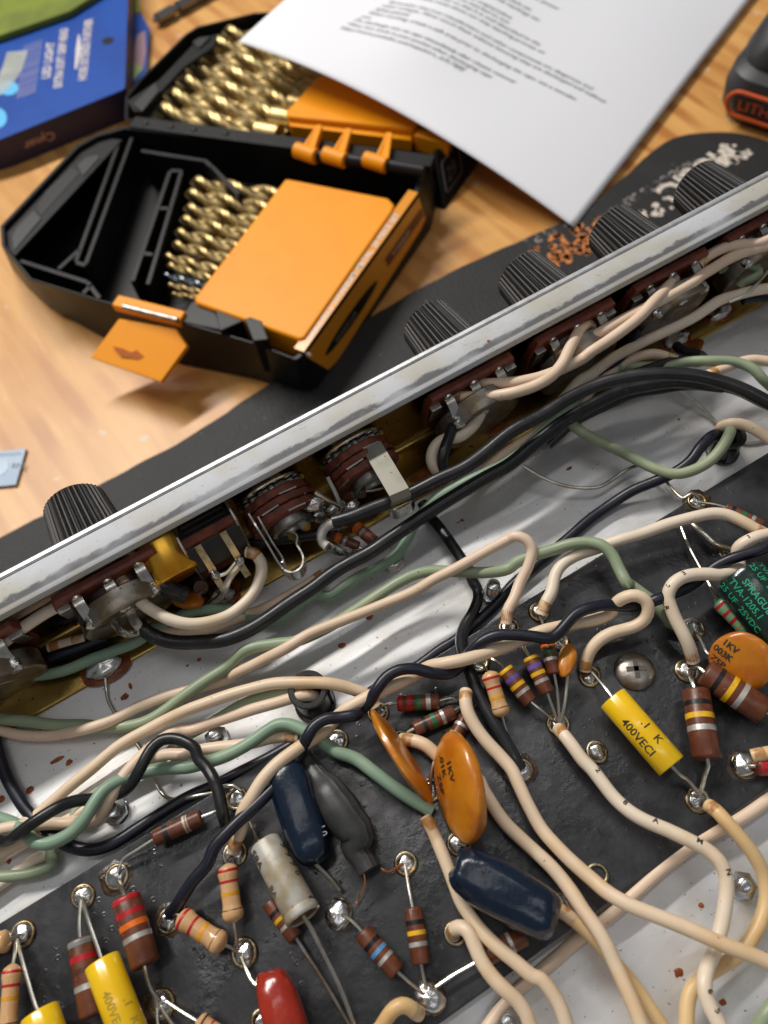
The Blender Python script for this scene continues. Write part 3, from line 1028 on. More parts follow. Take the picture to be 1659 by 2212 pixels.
resistor("yellow and violet banded brown resistor next to the tan one", "1089.5,1444.8,10 1147.5,1517.8,9", 17.5, 'cc',
         [(.05, .10, 'yellow'), (.30, .10, 'violet'), (.50, .10, 'yellow'), (.69, .09, 'silver')], ["1093.9,1450.8,10 1077.6,1434.4,9 1056.7,1418.1,8", "1144.5,1513.3,9 1166.9,1532.6,8.5 1199.6,1559.4,6.5"])
resistor("yellow and violet banded brown resistor next to the orange and green banded one", "1144.5,1418.1,10.5 1183.2,1498.4,9.5", 16.5, 'cc',
         [(.05, .10, 'yellow'), (.28, .11, 'violet'), (.47, .10, 'yellow'), (.67, .09, 'silver')], ["1147.5,1424.0,10.5 1137.1,1407.6,9.5 1122.2,1380.9,7", "1180.3,1492.5,9.5 1193.7,1529.7,8.5 1204.1,1559.4,6.5"])
resistor("brown resistor with orange and green bands beside the small orange teardrop capacitor", "1182.3,1392.8,10 1197.2,1456.7,9.5", 15.5, 'cc',
         [(.04, .12, 'orange'), (.27, .12, 'green'), (.51, .11, 'silver')], ["1183.2,1398.7,10 1175.8,1360.0,9 1166.9,1327.3,6.5", "1196.6,1452.3,9.5 1202.6,1488.0,8.5 1208.5,1559.4,6.5"])
resistor("large brown resistor with black, yellow and silver bands right of the fully printed yellow capacitor", "1502.0,1490.1,9.5 1527.1,1640.0,9.5", 30, 'cc',
         [(.22, .07, 'black'), (.405, .08, 'yellow'), (.585, .08, 'silver')], ["1504.0,1498.3,9.5 1495.8,1473.8,9 1487.6,1452.0,6.5", "1525.8,1631.8,9.5 1529.8,1653.6,9 1523.0,1673.3,7.5 1517.2,1697.8,7 1508.1,1719.2,6"])
resistor("large brown resistor with black, yellow and silver bands lying against the printed orange disc", "1520.3,1452.0,9.5 1653.8,1539.2,9.5", 31, 'cc',
         [(.22, .07, 'black'), (.43, .08, 'yellow'), (.60, .08, 'silver')], ["1525.8,1456.1,9.5 1509.4,1442.5,9 1490.3,1446.6,6.8", "1648.4,1536.5,9.5 1667.4,1547.4,8"])
resistor("green rounded resistor with three red bands and a gold one beside the green-lettered black capacitor", "1550.8,1295.3,9 1622.5,1367.5,9", 20, 'green',
         [(.15, .07, 'red'), (.37, .075, 'red'), (.58, .08, 'red'), (.76, .05, 'gold')], ["1555.7,1299.4,9 1544.8,1284.4,8.5 1512.1,1225.8,7.5 1487.6,1179.5,7 1469.8,1136.0,6.5", "1615.7,1362.1,9 1632.0,1378.4,8.5 1664.7,1411.1,8"])
resistor("small brown resistor with green and silver bands near the right edge behind a cream wire", "1566.4,1095.9,7 1649.0,1134.2,7", 10.5, 'cc',
         [(.2, .1, 'black'), (.48, .11, 'green'), (.72, .09, 'silver')], ["1573.9,1098.9,7 1551.6,1091.4,7 1507.0,1084.0,6.5"])
resistor("brown resistor with orange and silver bands under the upper black cable end", "762.8,1132.1,9 810.4,1171.8,9", 13.5, 'cc',
         [(.26, .22, 'orange'), (.48, .11, 'silver')], ["806.5,1167.8,9 814.4,1174.4,8.5 817.6,1186.3,7"])
resistor("thin brown resistor with an orange band beside the braided shield", "715.2,1154.6,9 774.7,1181.0,8", 11, 'cc',
         [(.27, .18, 'orange'), (.52, .1, 'silver')], ["770.8,1178.4,8 785.3,1186.3,8 806.5,1186.3,7"])
resistor("brown resistor with a green band deep behind the right jack's spring", "739.0,1068.6,8 790.6,1062.0,8", 13, 'cc',
         [(.45, .1, 'gray'), (.76, .13, 'green')], ["785.3,1062.0,8 806.5,1059.3,8 827.6,1054.1,8"])
resistor("red resistor end at the right edge beside a shiny solder joint", "1632.0,1655.0,8 1741.0,1653.6,8", 20, 'cc',
         [(.1, .2, 'red')], ["1637.5,1655.0,8 1621.1,1655.0,7.5 1604.8,1653.6,6.5"])
resistor("tan resistor cut off by the bottom edge near the left cluster of leads", "426.7,2207.6,9 491.2,2249.8,9", 24, 'film',
         [(.18, .05, 'brown'), (.42, .05, 'red')], ["431.7,2210.1,9 421.8,2203.5,8.5 392.0,2185.3,7.5 357.3,2162.1,6.3"])

# loose leads running off the bottom from the left solder joint
t = thing("component_leads", "fan of bare leads leaving the lower left solder joint", "leads", EP[6])
for s in ("339.1,2178.7,6.5 339.1,2195.2,7 341.6,2218.4,7.5", "349.0,2178.7,6.5 358.9,2195.2,7 377.1,2220.0,7.5", "329.2,2135.7,8 335.8,2155.5,7 340.7,2172.1,6.5"):
    mb = MB()
    mb.tube(smooth(pts(s)), .36, 8)
    mb.build("lead", TIN, t)

# ------------------------------------------------------------------ capacitors


def frame_on(a, b, turn=0.0):
    """Axis, outward direction towards the lens turned about the axis, and reading 'up' for a cylinder from a to b."""
    ax = (b - a).normalized()
    n0 = (LENS - (a + b) / 2)
    n0 = (n0 - ax * n0.dot(ax)).normalized()
    n0 = Matrix.Rotation(turn, 3, ax) @ n0
    return ax, n0, n0.cross(ax)


def on_cyl(a, b, r, turn=0.0, lift=.06):
    ax, n0, up = frame_on(a, b, turn)

    def fn(x, y):
        q = y / r
        return a + ax * x + (n0 * math.cos(q) + up * math.sin(q)) * (r + lift)
    return fn


def cap_text(t, a, b, r, rows, m_, turn=0.0):
    """rows: (text, size, start along the axis, offset round it)"""
    fn = on_cyl(a, b, r, turn)
    for txt, size, x0, y0 in rows:
        mb = MB()
        letter(mb, txt, size, fn, cuts=4, x0=x0, y0=y0, bold=.012)
        mb.build("lettering", m_, t, sharp=0)


def axial(label, s, hw, m_, leads, prof=None, name="film_capacitor", group=None, seg=40, bevel_end=.05):
    a, b = pts(s)
    r = hw * depth((a + b) / 2) / FPX
    ax = (b - a).normalized()
    ln = (b - a).length
    t = thing(name, label, "capacitor", a, group)
    pr = prof(ln, r) if prof else [(.25, r * .1), (.2, r * .84), (0, r * .95), (.2, r), (ln - .2, r), (ln, r * .95), (ln - .2, r * .84), (ln - .25, r * .1)]
    MB().lathe(a, ax, pr, seg).build("body", m_, t)
    leads_of(t, leads, .42)
    return t, a, b, r


YG = "yellow film capacitors"
y1 = axial("yellow film capacitor lying below the Phillips screw with its whole print showing", "1322.8,1507.9,10 1450.8,1655.0,10", 33.5, YELLOW,
           ["1326.8,1511.9,10 1310.5,1490.1,9.5 1275.1,1447.9,6.5", "1446.7,1650.9,10 1468.5,1674.1,9 1482.1,1682.5,8 1509.6,1714.6,6.5"], group=YG)
cap_text(*y1[:4], [("400VECI", 2.3, 4.6, -2.3), (".1", 2.3, 7.0, .6), ("K", 2.3, 10.4, .5)], INK, -.1)
y2 = axial("yellow film capacitor with faint print overlapping a brown resistor at the lower left", "220.1,2076.1,11 291.6,2264.5,11", 39, YELLOW,
           ["222.9,2083.0,11 214.6,2055.4,10.5 192.6,1992.2,9 177.5,1942.6,6.5"], group=YG)
cap_text(*y2[:4], [("400VECI", 2.1, 5.2, -1.6), (".1", 2.1, 7.8, 1.2), ("K", 2.1, 11.0, 1.2)], mat("faded_ink", (.40, .28, .03), .6), .1)
y3 = axial("yellow film capacitor end at the bottom edge, lower left", "85.3,2186.1,11 129.3,2319.6,11", 41, YELLOW,
           ["88.0,2195.8,11 77.0,2171.0,10.5 55.0,2096.7,9 35.8,2026.6,6.5"], group=YG)

wc = axial("stained white can capacitor with dark stamped characters and a crimped ring", "571.3,1820.2,10 656.6,1982.5,12", 38,
           mat("yellowed_white_sleeve", (.56, .54, .49), .34, .25, var=(.40, .33, .22), vs=200, speck=(.45, .24, .02), ss=330, st=.70, bump=.15, bs=400, bd=.0002),
           ["574.0,1827.1,10 557.5,1816.1,9.5 549.3,1799.6,8.5 539.6,1777.6,7", "653.8,1975.7,12 670.3,2003.2,11.5 697.8,2055.4,10.5 736.4,2135.2,9 766.6,2217.8,7"],
           prof=lambda ln, r: [(.5, .1), (.3, r * .7), (0, r * .82), (.3, r * .93), (ln * .2, r * .95), (ln * .86, r), (ln * .875, r * .95), (ln * .89, r * .95), (ln * .905, r * 1.02), (ln * .96, r * 1.03), (ln * .99, r * .97), (ln, r * .88), (ln - .5, r * .82), (ln - .6, .1)],
           name="electrolytic_capacitor")
MB().lathe(wc[2] - (wc[2] - wc[1]).normalized() * .55, (wc[2] - wc[1]), [(0, .1), (0, wc[3] * .8), (.25, wc[3] * .8), (.3, .1)], 32).build(
    "end_seal", mat("brown_end_seal", (.16, .07, .015), .35, var=(.06, .03, .01), vs=500), wc[0])
STAMP = mat("brown_black_stamp", (.05, .04, .03), .6)
cap_text(wc[0], wc[1], wc[2], wc[3] * .97, [("9 9 9 6", 2.5, 2.2, -.9), ("0 6", 2.5, 11.2, -.9)], STAMP, -1.1)
cap_text(wc[0], wc[1], wc[2], wc[3] * .97, [("S8A", 2.2, .8, -.8), ("8A", 2.0, 8.0, -.8)], STAMP, .95)

gc = axial("black electrolytic capacitor with green lettering at the right edge", "1593.4,1242.0,12.5 1706.6,1383.8,12.5", 60,
           mat("black_green_sleeve", (.006, .020, .016), .22, coat=.5, var=(.010, .030, .024), vs=200, bump=.35, bs=150, bd=.0008), ["1705.3,1382.5,12.5 1740.7,1424.8,11"],
           prof=lambda ln, r: [(.4, .1), (.3, r * .6), (0, r * .8), (.25, r * .94), (.8, r * .98), (1.4, r), (ln - 2.2, r), (ln - 1.8, r * .95), (ln - 1.3, r * .95), (ln - .9, r), (ln, r * .8), (ln, .1)],
           name="electrolytic_capacitor")
GINK = mat("green_ink", (.015, .34, .17), .5)
rowh = 1.95
cap_text(gc[0], gc[1], gc[2], gc[3], [("SPRAGUE", 1.95, 2.6, 1.75), ("TVA-1205.1", 1.95, 1.1, -.3), ("25 UF  25VDC", 1.95, .5, -2.5)], GINK, .35)
cap_text(gc[0], gc[1], gc[2], gc[3], [("SPRAGUE", 1.95, 2.6, 1.75), ("TVA-1205.1", 1.95, 1.1, -.3)], GINK, -1.75)
cap_text(gc[0], gc[1], gc[2], gc[3], [("SPRAGUE", 1.75, 2.6, 2.2), ("TVA-1205.1", 1.75, 1.1, .2), ("25 UF  25VDC", 1.75, .5, -1.8)], GINK, -.85)


def dipped(label, s, hw, h, m_, leads, e1=.62, e2=.75, group=None, amp=.05, seed=0):
    a, b = pts(s)
    c = (a + b) / 2
    ax = (b - a) / 2
    n0 = LENS - c
    n0 = (n0 - ax * (n0.dot(ax) / ax.length_squared)).normalized()
    sd = n0.cross(ax.normalized())
    r = hw * depth(c) / FPX
    t = thing("dipped_capacitor", label, "capacitor", c, group)
    mb = MB()

    def w(p):
        return p * (1 + amp * noise.noise(p * 1.5 + Vector((seed, 2, 1))) + amp * .5 * noise.noise(p * 3.4 + Vector((seed, 5, 1))))
    mb.sell(c, sd * r, n0 * h, ax, e1, e2, 40, 26, w)
    mb.build("body", m_, t)
    leads_of(t, leads, .42)
    return t, c, ax, sd, n0, r


bl1 = dipped("glossy navy blue dipped capacitor beside the grey heat-shrink lump", "604.0,1632.0,10.5 684.0,1864.0,10.5", 46, 4.2, BLUE_DIP,
             ["667.6,1846.3,10 684.1,1868.4,9.5 714.4,1898.6,8.5 733.6,1923.4,7.5"], group="navy dipped capacitors", seed=1)
for txt, x0, y0 in (("1", 5.2, -3.6), ("0", 6.4, -3.6)):
    mb = MB()
    letter(mb, txt, 1.8, lambda x, y: bl1[1] + bl1[2].normalized() * x + bl1[3] * -y * 1 + bl1[4] * 3.1, x0=x0, y0=y0)
    mb.build("lettering", mat("pale_print", (.30, .33, .36), .5), bl1[0], sharp=0)
bl2 = dipped("dented navy blue dipped capacitor lying across cream wires below the big orange disc", "982.0,1866.0,12.5 1203.0,1990.0,12.5", 59, 5.0, BLUE_DIP,
             ["1197.9,1954.4,9 1208.6,1956.0,7 1211.7,1957.5,6"], group="navy dipped capacitors", seed=4, amp=.10)
c = bl2[1] + bl2[4] * 4.2 + bl2[2] * .05
for k in range(5):
    q = c + bl2[2].normalized() * (-2.6 + k * 1.5) + bl2[3] * random.uniform(-.8, .8)
    lumpy(q, bl2[2].normalized() * 1.5, bl2[3] * .45, bl2[4] * .55, .35, k).build("scuffed_ridge", mat("scuffed_dip", (.05, .065, .08), .4, var=(.18, .2, .2), vs=500, bump=.5, bs=700, bd=.0003), bl2[0])
rc = dipped("glossy red dipped capacitor at the bottom edge", "580.9,2095.3,11 651.1,2327.8,11", 46, 4.2, RED_DIP,
            ["593.3,2140.7,9 549.3,2125.6,8.5 535.5,2102.2,8 521.8,2069.2,6.5"], seed=7, amp=.07)

# heat-shrunk part
t = thing("heat_shrink_bundle", "grey heat-shrink sleeve with a swollen middle and fine copper strands", "heat shrink", pts("735.2,1743.6,9")[0])
pp = smooth(pts("651.9,1630.5,9 669.7,1657.2,9 684.6,1678.1,9.5 699.5,1695.9,10 714.4,1719.7,10.5 732.2,1746.5,10.5 753.1,1776.3,10.5 773.9,1803.1,10 765.5,1827.1,9 784.7,1854.6,8.5 798.5,1880.7,8.5"), .8)
key = [(0, 22), (.25, 26), (.30, 33), (.36, 39), (.52, 45), (.66, 41), (.76, 34), (.86, 28), (1, 27)]
rad = []
for i, p in enumerate(pp):
    f = i / (len(pp) - 1)
    for (f0, r0), (f1, r1) in zip(key, key[1:]):
        if f0 <= f <= f1:
            rad.append((r0 + (r1 - r0) * (f - f0) / (f1 - f0)) * depth(p) / FPX * .95)
            break
mb = MB()
mb.tube(pp, rad, 28, shape=[1 + .04 * math.sin(3 * k) for k in range(28)])
mb.build("sleeve", SHRINK, t)
COPPER = mat("copper_strand", (.80, .32, .14), .3, 1.0)
for s in ("786.1,1887.6,8.5 788.0,1909.6,8 779.2,1931.6,7.5 769.6,1953.7,6.5", "823.2,1876.6,8 834.3,1882.1,8 845.3,1882.1,7.5 856.3,1873.9,7 871.4,1865.6,6"):
    MB().tube(smooth(pts(s), .6), .20, 6).build("copper_strand", COPPER, t)


# ceramic discs
def disc(label, c, L, S, n, th, leads, rows=(), size=1.8, tdir=1, m_=ORANGE_DIP, amp=.04, seed=0, tail=None):
    """Disc with half-axes L and S in its plane, half-thickness th along n."""
    n = n.normalized()
    t = thing("ceramic_disc_capacitor", label, "capacitor", c, "orange ceramic disc capacitors")
    mb = MB()

    def w(p):
        return p * (1 + amp * noise.noise(p * 1.8 + Vector((seed, 0, 3))))
    mb.sell(c, L, S, n * th, .75, 1, 44, 20, w)
    mb.build("body", m_, t)
    leads_of(t, leads, .36)
    lu = L.normalized() * tdir
    up = n.cross(lu)
    for txt, x0, y0 in rows:
        mb = MB()

        def fn(x, y):
            q = lu * x + up * y
            k = (q.dot(L.normalized()) / L.length) ** 2 + (q.dot(S.normalized()) / S.length) ** 2
            h = th * (max(0.0, 1 - k ** 1.33) ** .375)
            return c + q + n * (h * 1.05 + .07)
        letter(mb, txt, size, fn, x0=x0, y0=y0, cuts=2, bold=.02)
        mb.build("lettering", INK, t, sharp=0)
    return t


def horiz(s):
    a, b = pts(s)
    return (a + b) / 2, (b - a) / 2


c, L = horiz("806.7,1537.1,12.5 931.7,1735.0,12.5")
ln = L.normalized()
sd = ZV.cross(ln).normalized()
up = (ZV * .97 + sd * -.22).normalized()
disc("thin orange disc seen edge-on left of the big one", c, L, up * 7, up.cross(ln), 1.35, ["817.2,1555.0,9 815.7,1547.5,8 817.2,1538.6,6.5", "922.8,1726.1,9 928.8,1726.1,7.5 930.3,1711.2,6"], seed=2, amp=.08)
c, L = horiz("965.0,1583.0,13.5 1022.0,1822.0,13.5")
ln = L.normalized()
sd = ZV.cross(ln).normalized()
if sd.dot(UV) < 0:
    sd = -sd
up = (ZV * .91 + sd * .42).normalized()
nn = up.cross(ln)
if nn.dot(ZV) < 0:
    nn = -nn
disc("big tilted orange disc capacitor with black markings in the board's middle", c, L, up * 8.2, nn, 2.2,
     ["1022.0,1800.0,9 1005.0,1825.0,7.5 990.0,1822.0,6.5", "946.6,1613.0,8 930.3,1678.5,7 930.3,1708.2,6"], [("1KV", -4.6, 1.4), (".01K", -6.4, -1.3), ("Z5P", -3.4, -3.9)], 2.3, 1, seed=5)
c, L = horiz("1542.6,1386.6,11 1661.5,1472.4,11")
ln = L.normalized()
up = (ZV * .35 + VV * -.94 + UV * .1)
up = (up - ln * up.dot(ln)).normalized()
nn = ln.cross(up)
if nn.dot(ZV) < 0:
    nn = -nn
disc("orange disc capacitor with black printed value at the right, between the resistor and green one", c, L * .98, up * 6.2, nn, 1.4,
     ["1546.2,1419.3,9 1528.5,1411.1,8.5 1512.1,1381.2,7.5 1497.1,1362.1,6.5"], [("1KV", -5.0, 1.1), (".003K", -6.1, -1.0), ("Z5P", -5.0, -3.1)], 1.9, 1, seed=8)
c, L = horiz("1224.0,1392.2,10 1224.9,1460.6,10")
disc("small orange teardrop capacitor at the end of the fanned resistor row", c, L, UV * 2.3, ZV + VV * .4, 1.5,
     ["1223.4,1398.7,10 1211.5,1388.3,8 1207.0,1385.3,6.5", "1225.8,1455.3,10 1224.9,1476.1,9 1220.4,1517.8,8 1211.5,1559.4,6.5"], seed=11, amp=.10)
c, L = horiz("367.9,1296.0,5 439.3,1292.1,5")
disc("orange disc capacitor tucked under the cream loop by the slide switch", c, L, (VV * .8 + ZV * .5).normalized() * 4.2, ZV * .85 - VV * .5, 1.3,
     ["426.1,1285.5,5.5 439.3,1277.5,6 444.6,1272.2,7"], [("120", -2.4, .5), ("1KV", -2.4, -1.4)], 1.5, -1, seed=13)
t = thing("ceramic_tube_capacitor", "small pearly ceramic bead with orange bands below the left jack", "capacitor", pts("656.2,1129.4,8")[0])
p = pts("643.0,1113.5,10 666.8,1145.3,8")
MB().sell((p[0] + p[1]) / 2, (p[1] - p[0]) / 2, UV * 1.5, ZV * 1.4, .7, 1, 20, 12).build("body", mat("pearly_ceramic", (.50, .46, .40), .25, var=(.70, .32, .03), vs=330, vlo=.5, vhi=.6, coat=.5), t)
t = thing("rubber_sleeve_stub", "dull pinkish tube end beside the slide switch's jumper", "sleeve", pts("434.0,1264.3,3")[0])
MB().tube(pts("434.0,1251.1,2 434.0,1269.6,6"), 1.7, 16).build("tube", mat("dusky_rubber", (.14, .07, .06), .5), t)

# ------------------------------------------------------------------ hookup wires
SCORCH = mat("scorched_insulation", (.42, .19, .05), .4, var=(.66, .48, .30), vs=420, vlo=.42, vhi=.62)
WN = [0]
LAST = []


def print_on_wire(marks, size=1.5, turn=0.0):
    """Tiny characters printed along the wire laid last: (fraction of its length, text)."""
    o, p, r = LAST
    mb = MB()
    for f, txt in marks:
        i = int(f * (len(p) - 4))
        a, b = p[i], p[i + 3]
        fn = on_cyl(a, b, r * 1.02, turn, .05)
        letter(mb, txt, size, fn, cuts=2, y0=-size * .35, bold=.02)
    if mb.v:
        mb.build("lettering", INK, o, sharp=0)




def wire(label, m_, r, s, group, end=None):
    p = smooth(pts(s), .8)
    for rev in (0, 1):                     # wires that leave the view run on beyond it
        if rev:
            p.reverse()
        e = RW.transposed() @ (p[-1] - LENS)
        ex, ey_ = e.x / e.z * FPX + CX, e.y / e.z * FPX + CY
        if ex < 0 or ex > 1659 or ey_ > 2212:
            t_ = (p[-1] - p[-6]).normalized()
            z_ = p[-1].z
            for k in range(1, 40):
                q = p[-1] + Vector((t_.x, t_.y, 0)) * 1.2
                p.append(Vector((q.x, q.y, max(r + .2, z_ - 2 * math.sin(k * .05)))))
        if rev:
            p.reverse()
    WN[0] += 1
    rr = [r * (1 + .035 * noise.noise(q * .16 + Vector((WN[0], 0, 0)))) for q in p]
    if r > .8:
        p = [q + Vector((noise.noise(q * .11 + Vector((WN[0], 3, 0))), noise.noise(q * .11 + Vector((WN[0], 9, 5))), 0)) * .35 for q in p]
    mb = MB()
    mb.tube(p, rr, 14)
    o = mb.build("wire", m_, None, sharp=50)
    LAST[:] = [o, p, r]
    if m_ in (CREAM, PALE, PINK, AMBER):
        for q in (p[:4], p[-4:][::-1]):
            e = RW.transposed() @ (q[0] - LENS)
            if 0 < e.x / e.z * FPX + CX < 1659 and 0 < e.y / e.z * FPX + CY < 2212:
                d = (q[0] - q[1]).normalized() * .05
                mb = MB()
                mb.tube([q[0] + d] + q[1:], [r * .95, r * 1.03, r * 1.03, r * 1.0], 14)
                mb.build("scorched_end", SCORCH, o)
    tag(o, label, "wire", group)
    return o


GC, GP, GG, GB, GN, GT = "cream hookup wires", "pink-toned hookup wires", "sage green hookup wires", "black hookup wires", "navy hookup wires", "bare tinned wires"
# shielded cables
ca = wire("upper of two thick black cables, curving from the left jack to the right edge", BLACK, 1.55,
          "720.5,1125.5,15 769.4,1112.3,16 817.1,1093.7,16 870.0,1071.2,16 922.9,1047.4,17 1002.2,1009.1,18 1097.2,939.0,19 1272.8,840.5,20 1339.7,818.2,21 1414.1,808.2,22 1507.0,811.9,22 1581.3,833.1,21 1666.8,874.0,19", "thick black shielded cables")
cb = wire("lower of two thick black cables, sweeping up from the lower left potentiometer", BLACK, 1.6,
          "299.1,1350.3,10 317.6,1366.2,10 341.4,1378.1,9 381.1,1386.5,8.5 434.0,1388.1,8.5 486.9,1380.7,9 566.3,1343.7,9.5 645.7,1290.8,10 740.6,1225.9,11 856.7,1154.6,11.5 922.9,1109.6,12 989.0,1067.3,12.5 1041.9,1035.5,13 1097.2,1003.8,13 1165.0,950.2,13.5 1217.1,911.2,14 1284.0,870.3,14 1350.9,842.4,14 1414.1,829.4,14 1481.0,825.7,13 1562.7,835.0,12", "thick black shielded cables")
wire("thin black cable running just under the two thick ones toward the upper right", BLACK, 1.2,
     "1183.6,961.3,6 1235.6,916.7,8 1302.5,879.6,9 1358.3,855.4,10 1414.1,842.4,10 1469.8,833.1,10 1544.1,834.2,10 1599.9,848.0,9.5 1674.2,883.3,9", GB)
# cream wires at the panel
wire("cream wire looping from the slide switch round to the lower left potentiometer", PALE, 1.32,
     "533.2,1192.9,14 547.8,1195.5,14 562.3,1211.4,13 566.3,1235.2,12 559.7,1261.7,11 545.1,1288.1,10.5 521.3,1311.9,10.5 489.6,1333.1,11 449.9,1346.3,12 407.6,1347.6,13 359.9,1335.7,14 317.6,1311.9,15 294.0,1287.7,17 273.1,1264.6,18.5 263.9,1253.0,18", GC)
wire("cream wire leaving the lower left potentiometer's first tab toward the left edge", PALE, 1.3, "174.8,1295.8,17.5 157.4,1299.3,18 129.6,1308.6,18.5 92.6,1328.2,19 46.3,1358.3,19 0.0,1394.2,18 -27.8,1415.0,17", GC)
wire("pinkish wire sliding out under the metal lip near the lower left potentiometer", PINK, 1.2, "-23.1,1357.2,15 0.0,1344.4,15 27.8,1331.7,15.5 57.9,1313.2,16 92.6,1292.4,17 129.6,1271.5,17.5 162.0,1255.3,18 192.1,1239.1,18.5", GP)
wire("short pinkish wire stub bending from under the lip to the lower left potentiometer's last tab", PINK, 1.2, "245.4,1188.2,21 259.3,1190.5,21.5 280.1,1197.5,21.5 296.3,1213.7,20.5 305.6,1227.5,19.5 310.2,1239.1,18.5", GP)
wire("short black sleeve pointing right from the lower left potentiometer", BLACK, 1.9, "324.1,1248.4,17 340.3,1257.6,16 361.1,1268.1,15 384.0,1278.5,13 402.8,1285.4,12", GB)
wire("black sleeve end pointing left under the lower left potentiometer's first solder joint", NAVY, 1.7, "122.7,1335.2,8 143.5,1329.4,9 166.7,1321.3,10 196.8,1310.9,10", GB)
wire("cream wire lying behind the lower left potentiometer on the brass plate", PINK, 1.2, "105.3,1398.8,4 129.6,1391.9,4 157.4,1385.0,4 185.2,1379.2,4", GP)
wire("dark wire under the lower left potentiometer's can on the brass plate", NAVY, 1.6, "107.6,1422.0,3 129.6,1412.7,3 157.4,1403.5,3 185.2,1394.2,3 231.5,1378.0,3", GN)
wire("black wire passing behind the slide switch along the brass plate", BLACK, 1.25, "358.6,1224.6,7 386.4,1216.2,7 415.5,1208.2,7 471.0,1192.9,6 529.2,1175.7,6 579.5,1170.4,6 632.4,1163.8,6.5 698.6,1151.9,7 735.6,1145.3,7", GB)
wire("cream wire from the jack-side potentiometer's upper tab rising to the tan can back's tab", PINK, 1.35,
     "1018.0,828.9,18.5 1035.8,827.9,19 1071.5,828.9,19.5 1111.2,825.9,20 1150.9,818.0,20 1190.6,806.1,20 1226.3,791.2,20 1261.8,773.4,20 1275.1,762.4,21 1315.9,735.2,21.5 1348.6,712.0,22 1384.1,683.4,22 1414.0,650.7,22 1438.6,623.5,21 1456.3,603.0,19", GC)
wire("cream wire from the middle potentiometer's lower tab up to the neighbouring tab", PINK, 1.35,
     "976.3,854.7,18.5 998.1,857.7,19 1031.8,857.7,19.5 1071.5,854.7,20 1111.2,846.8,21 1146.9,835.9,21.5 1176.7,822.0,22 1198.5,806.1,22 1216.4,784.3,22 1220.6,776.0,22 1236.9,740.6,21.5 1253.3,713.4,20.5 1268.3,701.1,19.5 1277.8,707.9,18", GC)
wire("cream wire curling from the middle potentiometer down under the thick black cable", PALE, 1.4,
     "1043.7,871.6,17 1040.8,887.5,16 1029.9,909.3,15 1012.0,929.1,14.5 990.2,943.0,14 962.4,947.0,14 944.5,957.9,14 933.6,976.7,13.5 932.6,996.6,13 940.6,1012.5,12 954.5,1026.3,10 972.3,1038.2,8", GC)
wire("black wire dropping from the middle potentiometer beside the cream curl", BLACK, 1.3, "987.2,897.4,16 981.2,915.2,15.5 972.3,937.1,15.5 963.4,958.9,15.5 957.4,982.7,15 955.5,1006.5,13 960.4,1028.3,10", GB)
wire("cream wire leaving the fourth potentiometer's tab toward the right edge, upper of a pair", PINK, 1.35, "1508.0,573.0,20 1523.0,558.1,20.5 1547.6,543.1,21 1574.8,533.0,21 1610.2,528.1,21 1637.5,525.4,21 1667.4,514.5,21", GC)
wire("cream wire rising from the third potentiometer to the right edge, lower of a pair", PINK, 1.35,
     "1261.4,736.5,18.5 1296.9,718.8,20 1343.2,692.9,20.5 1397.7,663.0,20.5 1452.2,635.7,20.5 1495.8,611.2,20.5 1520.3,592.1,20 1547.6,574.4,19.5 1574.8,558.1,19.5 1602.0,545.8,19.5 1632.0,537.6,20 1667.4,530.8,20", GC)
wire("pale wire crossing the brass plate below the large tan can back toward the right edge", PALE, 1.35,
     "1670.2,620.7,12 1632.0,627.5,12 1596.6,635.7,12 1561.2,646.6,12 1528.5,667.1,12 1493.1,690.2,12 1452.2,710.6,12 1411.3,728.4,12 1370.4,747.4,12 1329.6,770.6,12 1275.1,808.7,12 1254.2,820.1,12 1228.2,848.0,11 1202.2,875.8,9", GC)
wire("pinkish wire bending out of a black sleeve near the upper right solder blob", PINK, 1.25,
     "1460.4,778.8,9 1438.6,771.1,9 1414.0,765.1,9 1386.8,768.4,9 1359.5,778.8,9 1329.6,797.8,9 1299.6,822.4,9 1276.5,842.4,8 1250.5,872.1,7 1188.6,897.4,6.5 1170.7,923.2,6.5 1146.9,943.0,6.5 1117.2,962.8,6.5 1087.4,984.7,6.5 1059.6,1008.5,6 1031.8,1036.3,6 1008.0,1062.1,6", GP)
wire("sage wire arching over the thick cable's right end", GREEN, 1.3, "1296.9,792.4,8 1321.4,786.9,8 1359.5,792.4,8 1397.7,792.4,8 1452.2,789.7,9 1493.1,781.5,10 1533.9,778.8,11 1569.4,780.1,11 1602.0,786.9,11 1629.3,800.6,11 1648.4,819.6,10 1674.2,842.4,7", GG)
wire("pinkish wire joining the sage arch at the right edge", PINK, 1.3, "1528.5,811.5,10 1561.2,797.8,10 1593.9,784.2,10 1626.6,777.4,10 1667.4,781.5,10", GP)
wire("black sleeved wire bent back from the upper right solder blob", BLACK, 1.3, "1460.4,746.1,5 1474.0,757.0,6 1495.8,762.4,7 1514.9,767.9,8 1520.3,776.0,8.5 1509.4,781.5,9 1479.4,780.1,9 1446.7,782.9,9 1411.3,792.4,9 1370.4,806.0,9 1329.6,819.6,9", GB)
wire("navy wire running off the right edge below the upper potentiometers", NAVY, 1.2, "1604.8,648.0,7 1632.0,642.5,7 1670.2,642.5,7", GN)
wire("sage wire kinked across the upper right potentiometer can", GREEN, 1.2, "1553.0,582.6,13 1574.8,575.8,14 1610.2,575.8,14 1634.7,581.2,14 1638.8,590.8,13.5 1623.8,601.7,13 1604.8,609.8,12 1596.6,620.7,11", GG)
wire("thin grey strand crossing the pale wire at the upper right", TIN, .4, "1667.4,574.4,14 1642.9,604.4,14 1615.7,631.6,14 1599.3,642.5,13.7 1574.8,652.1,13", GT)
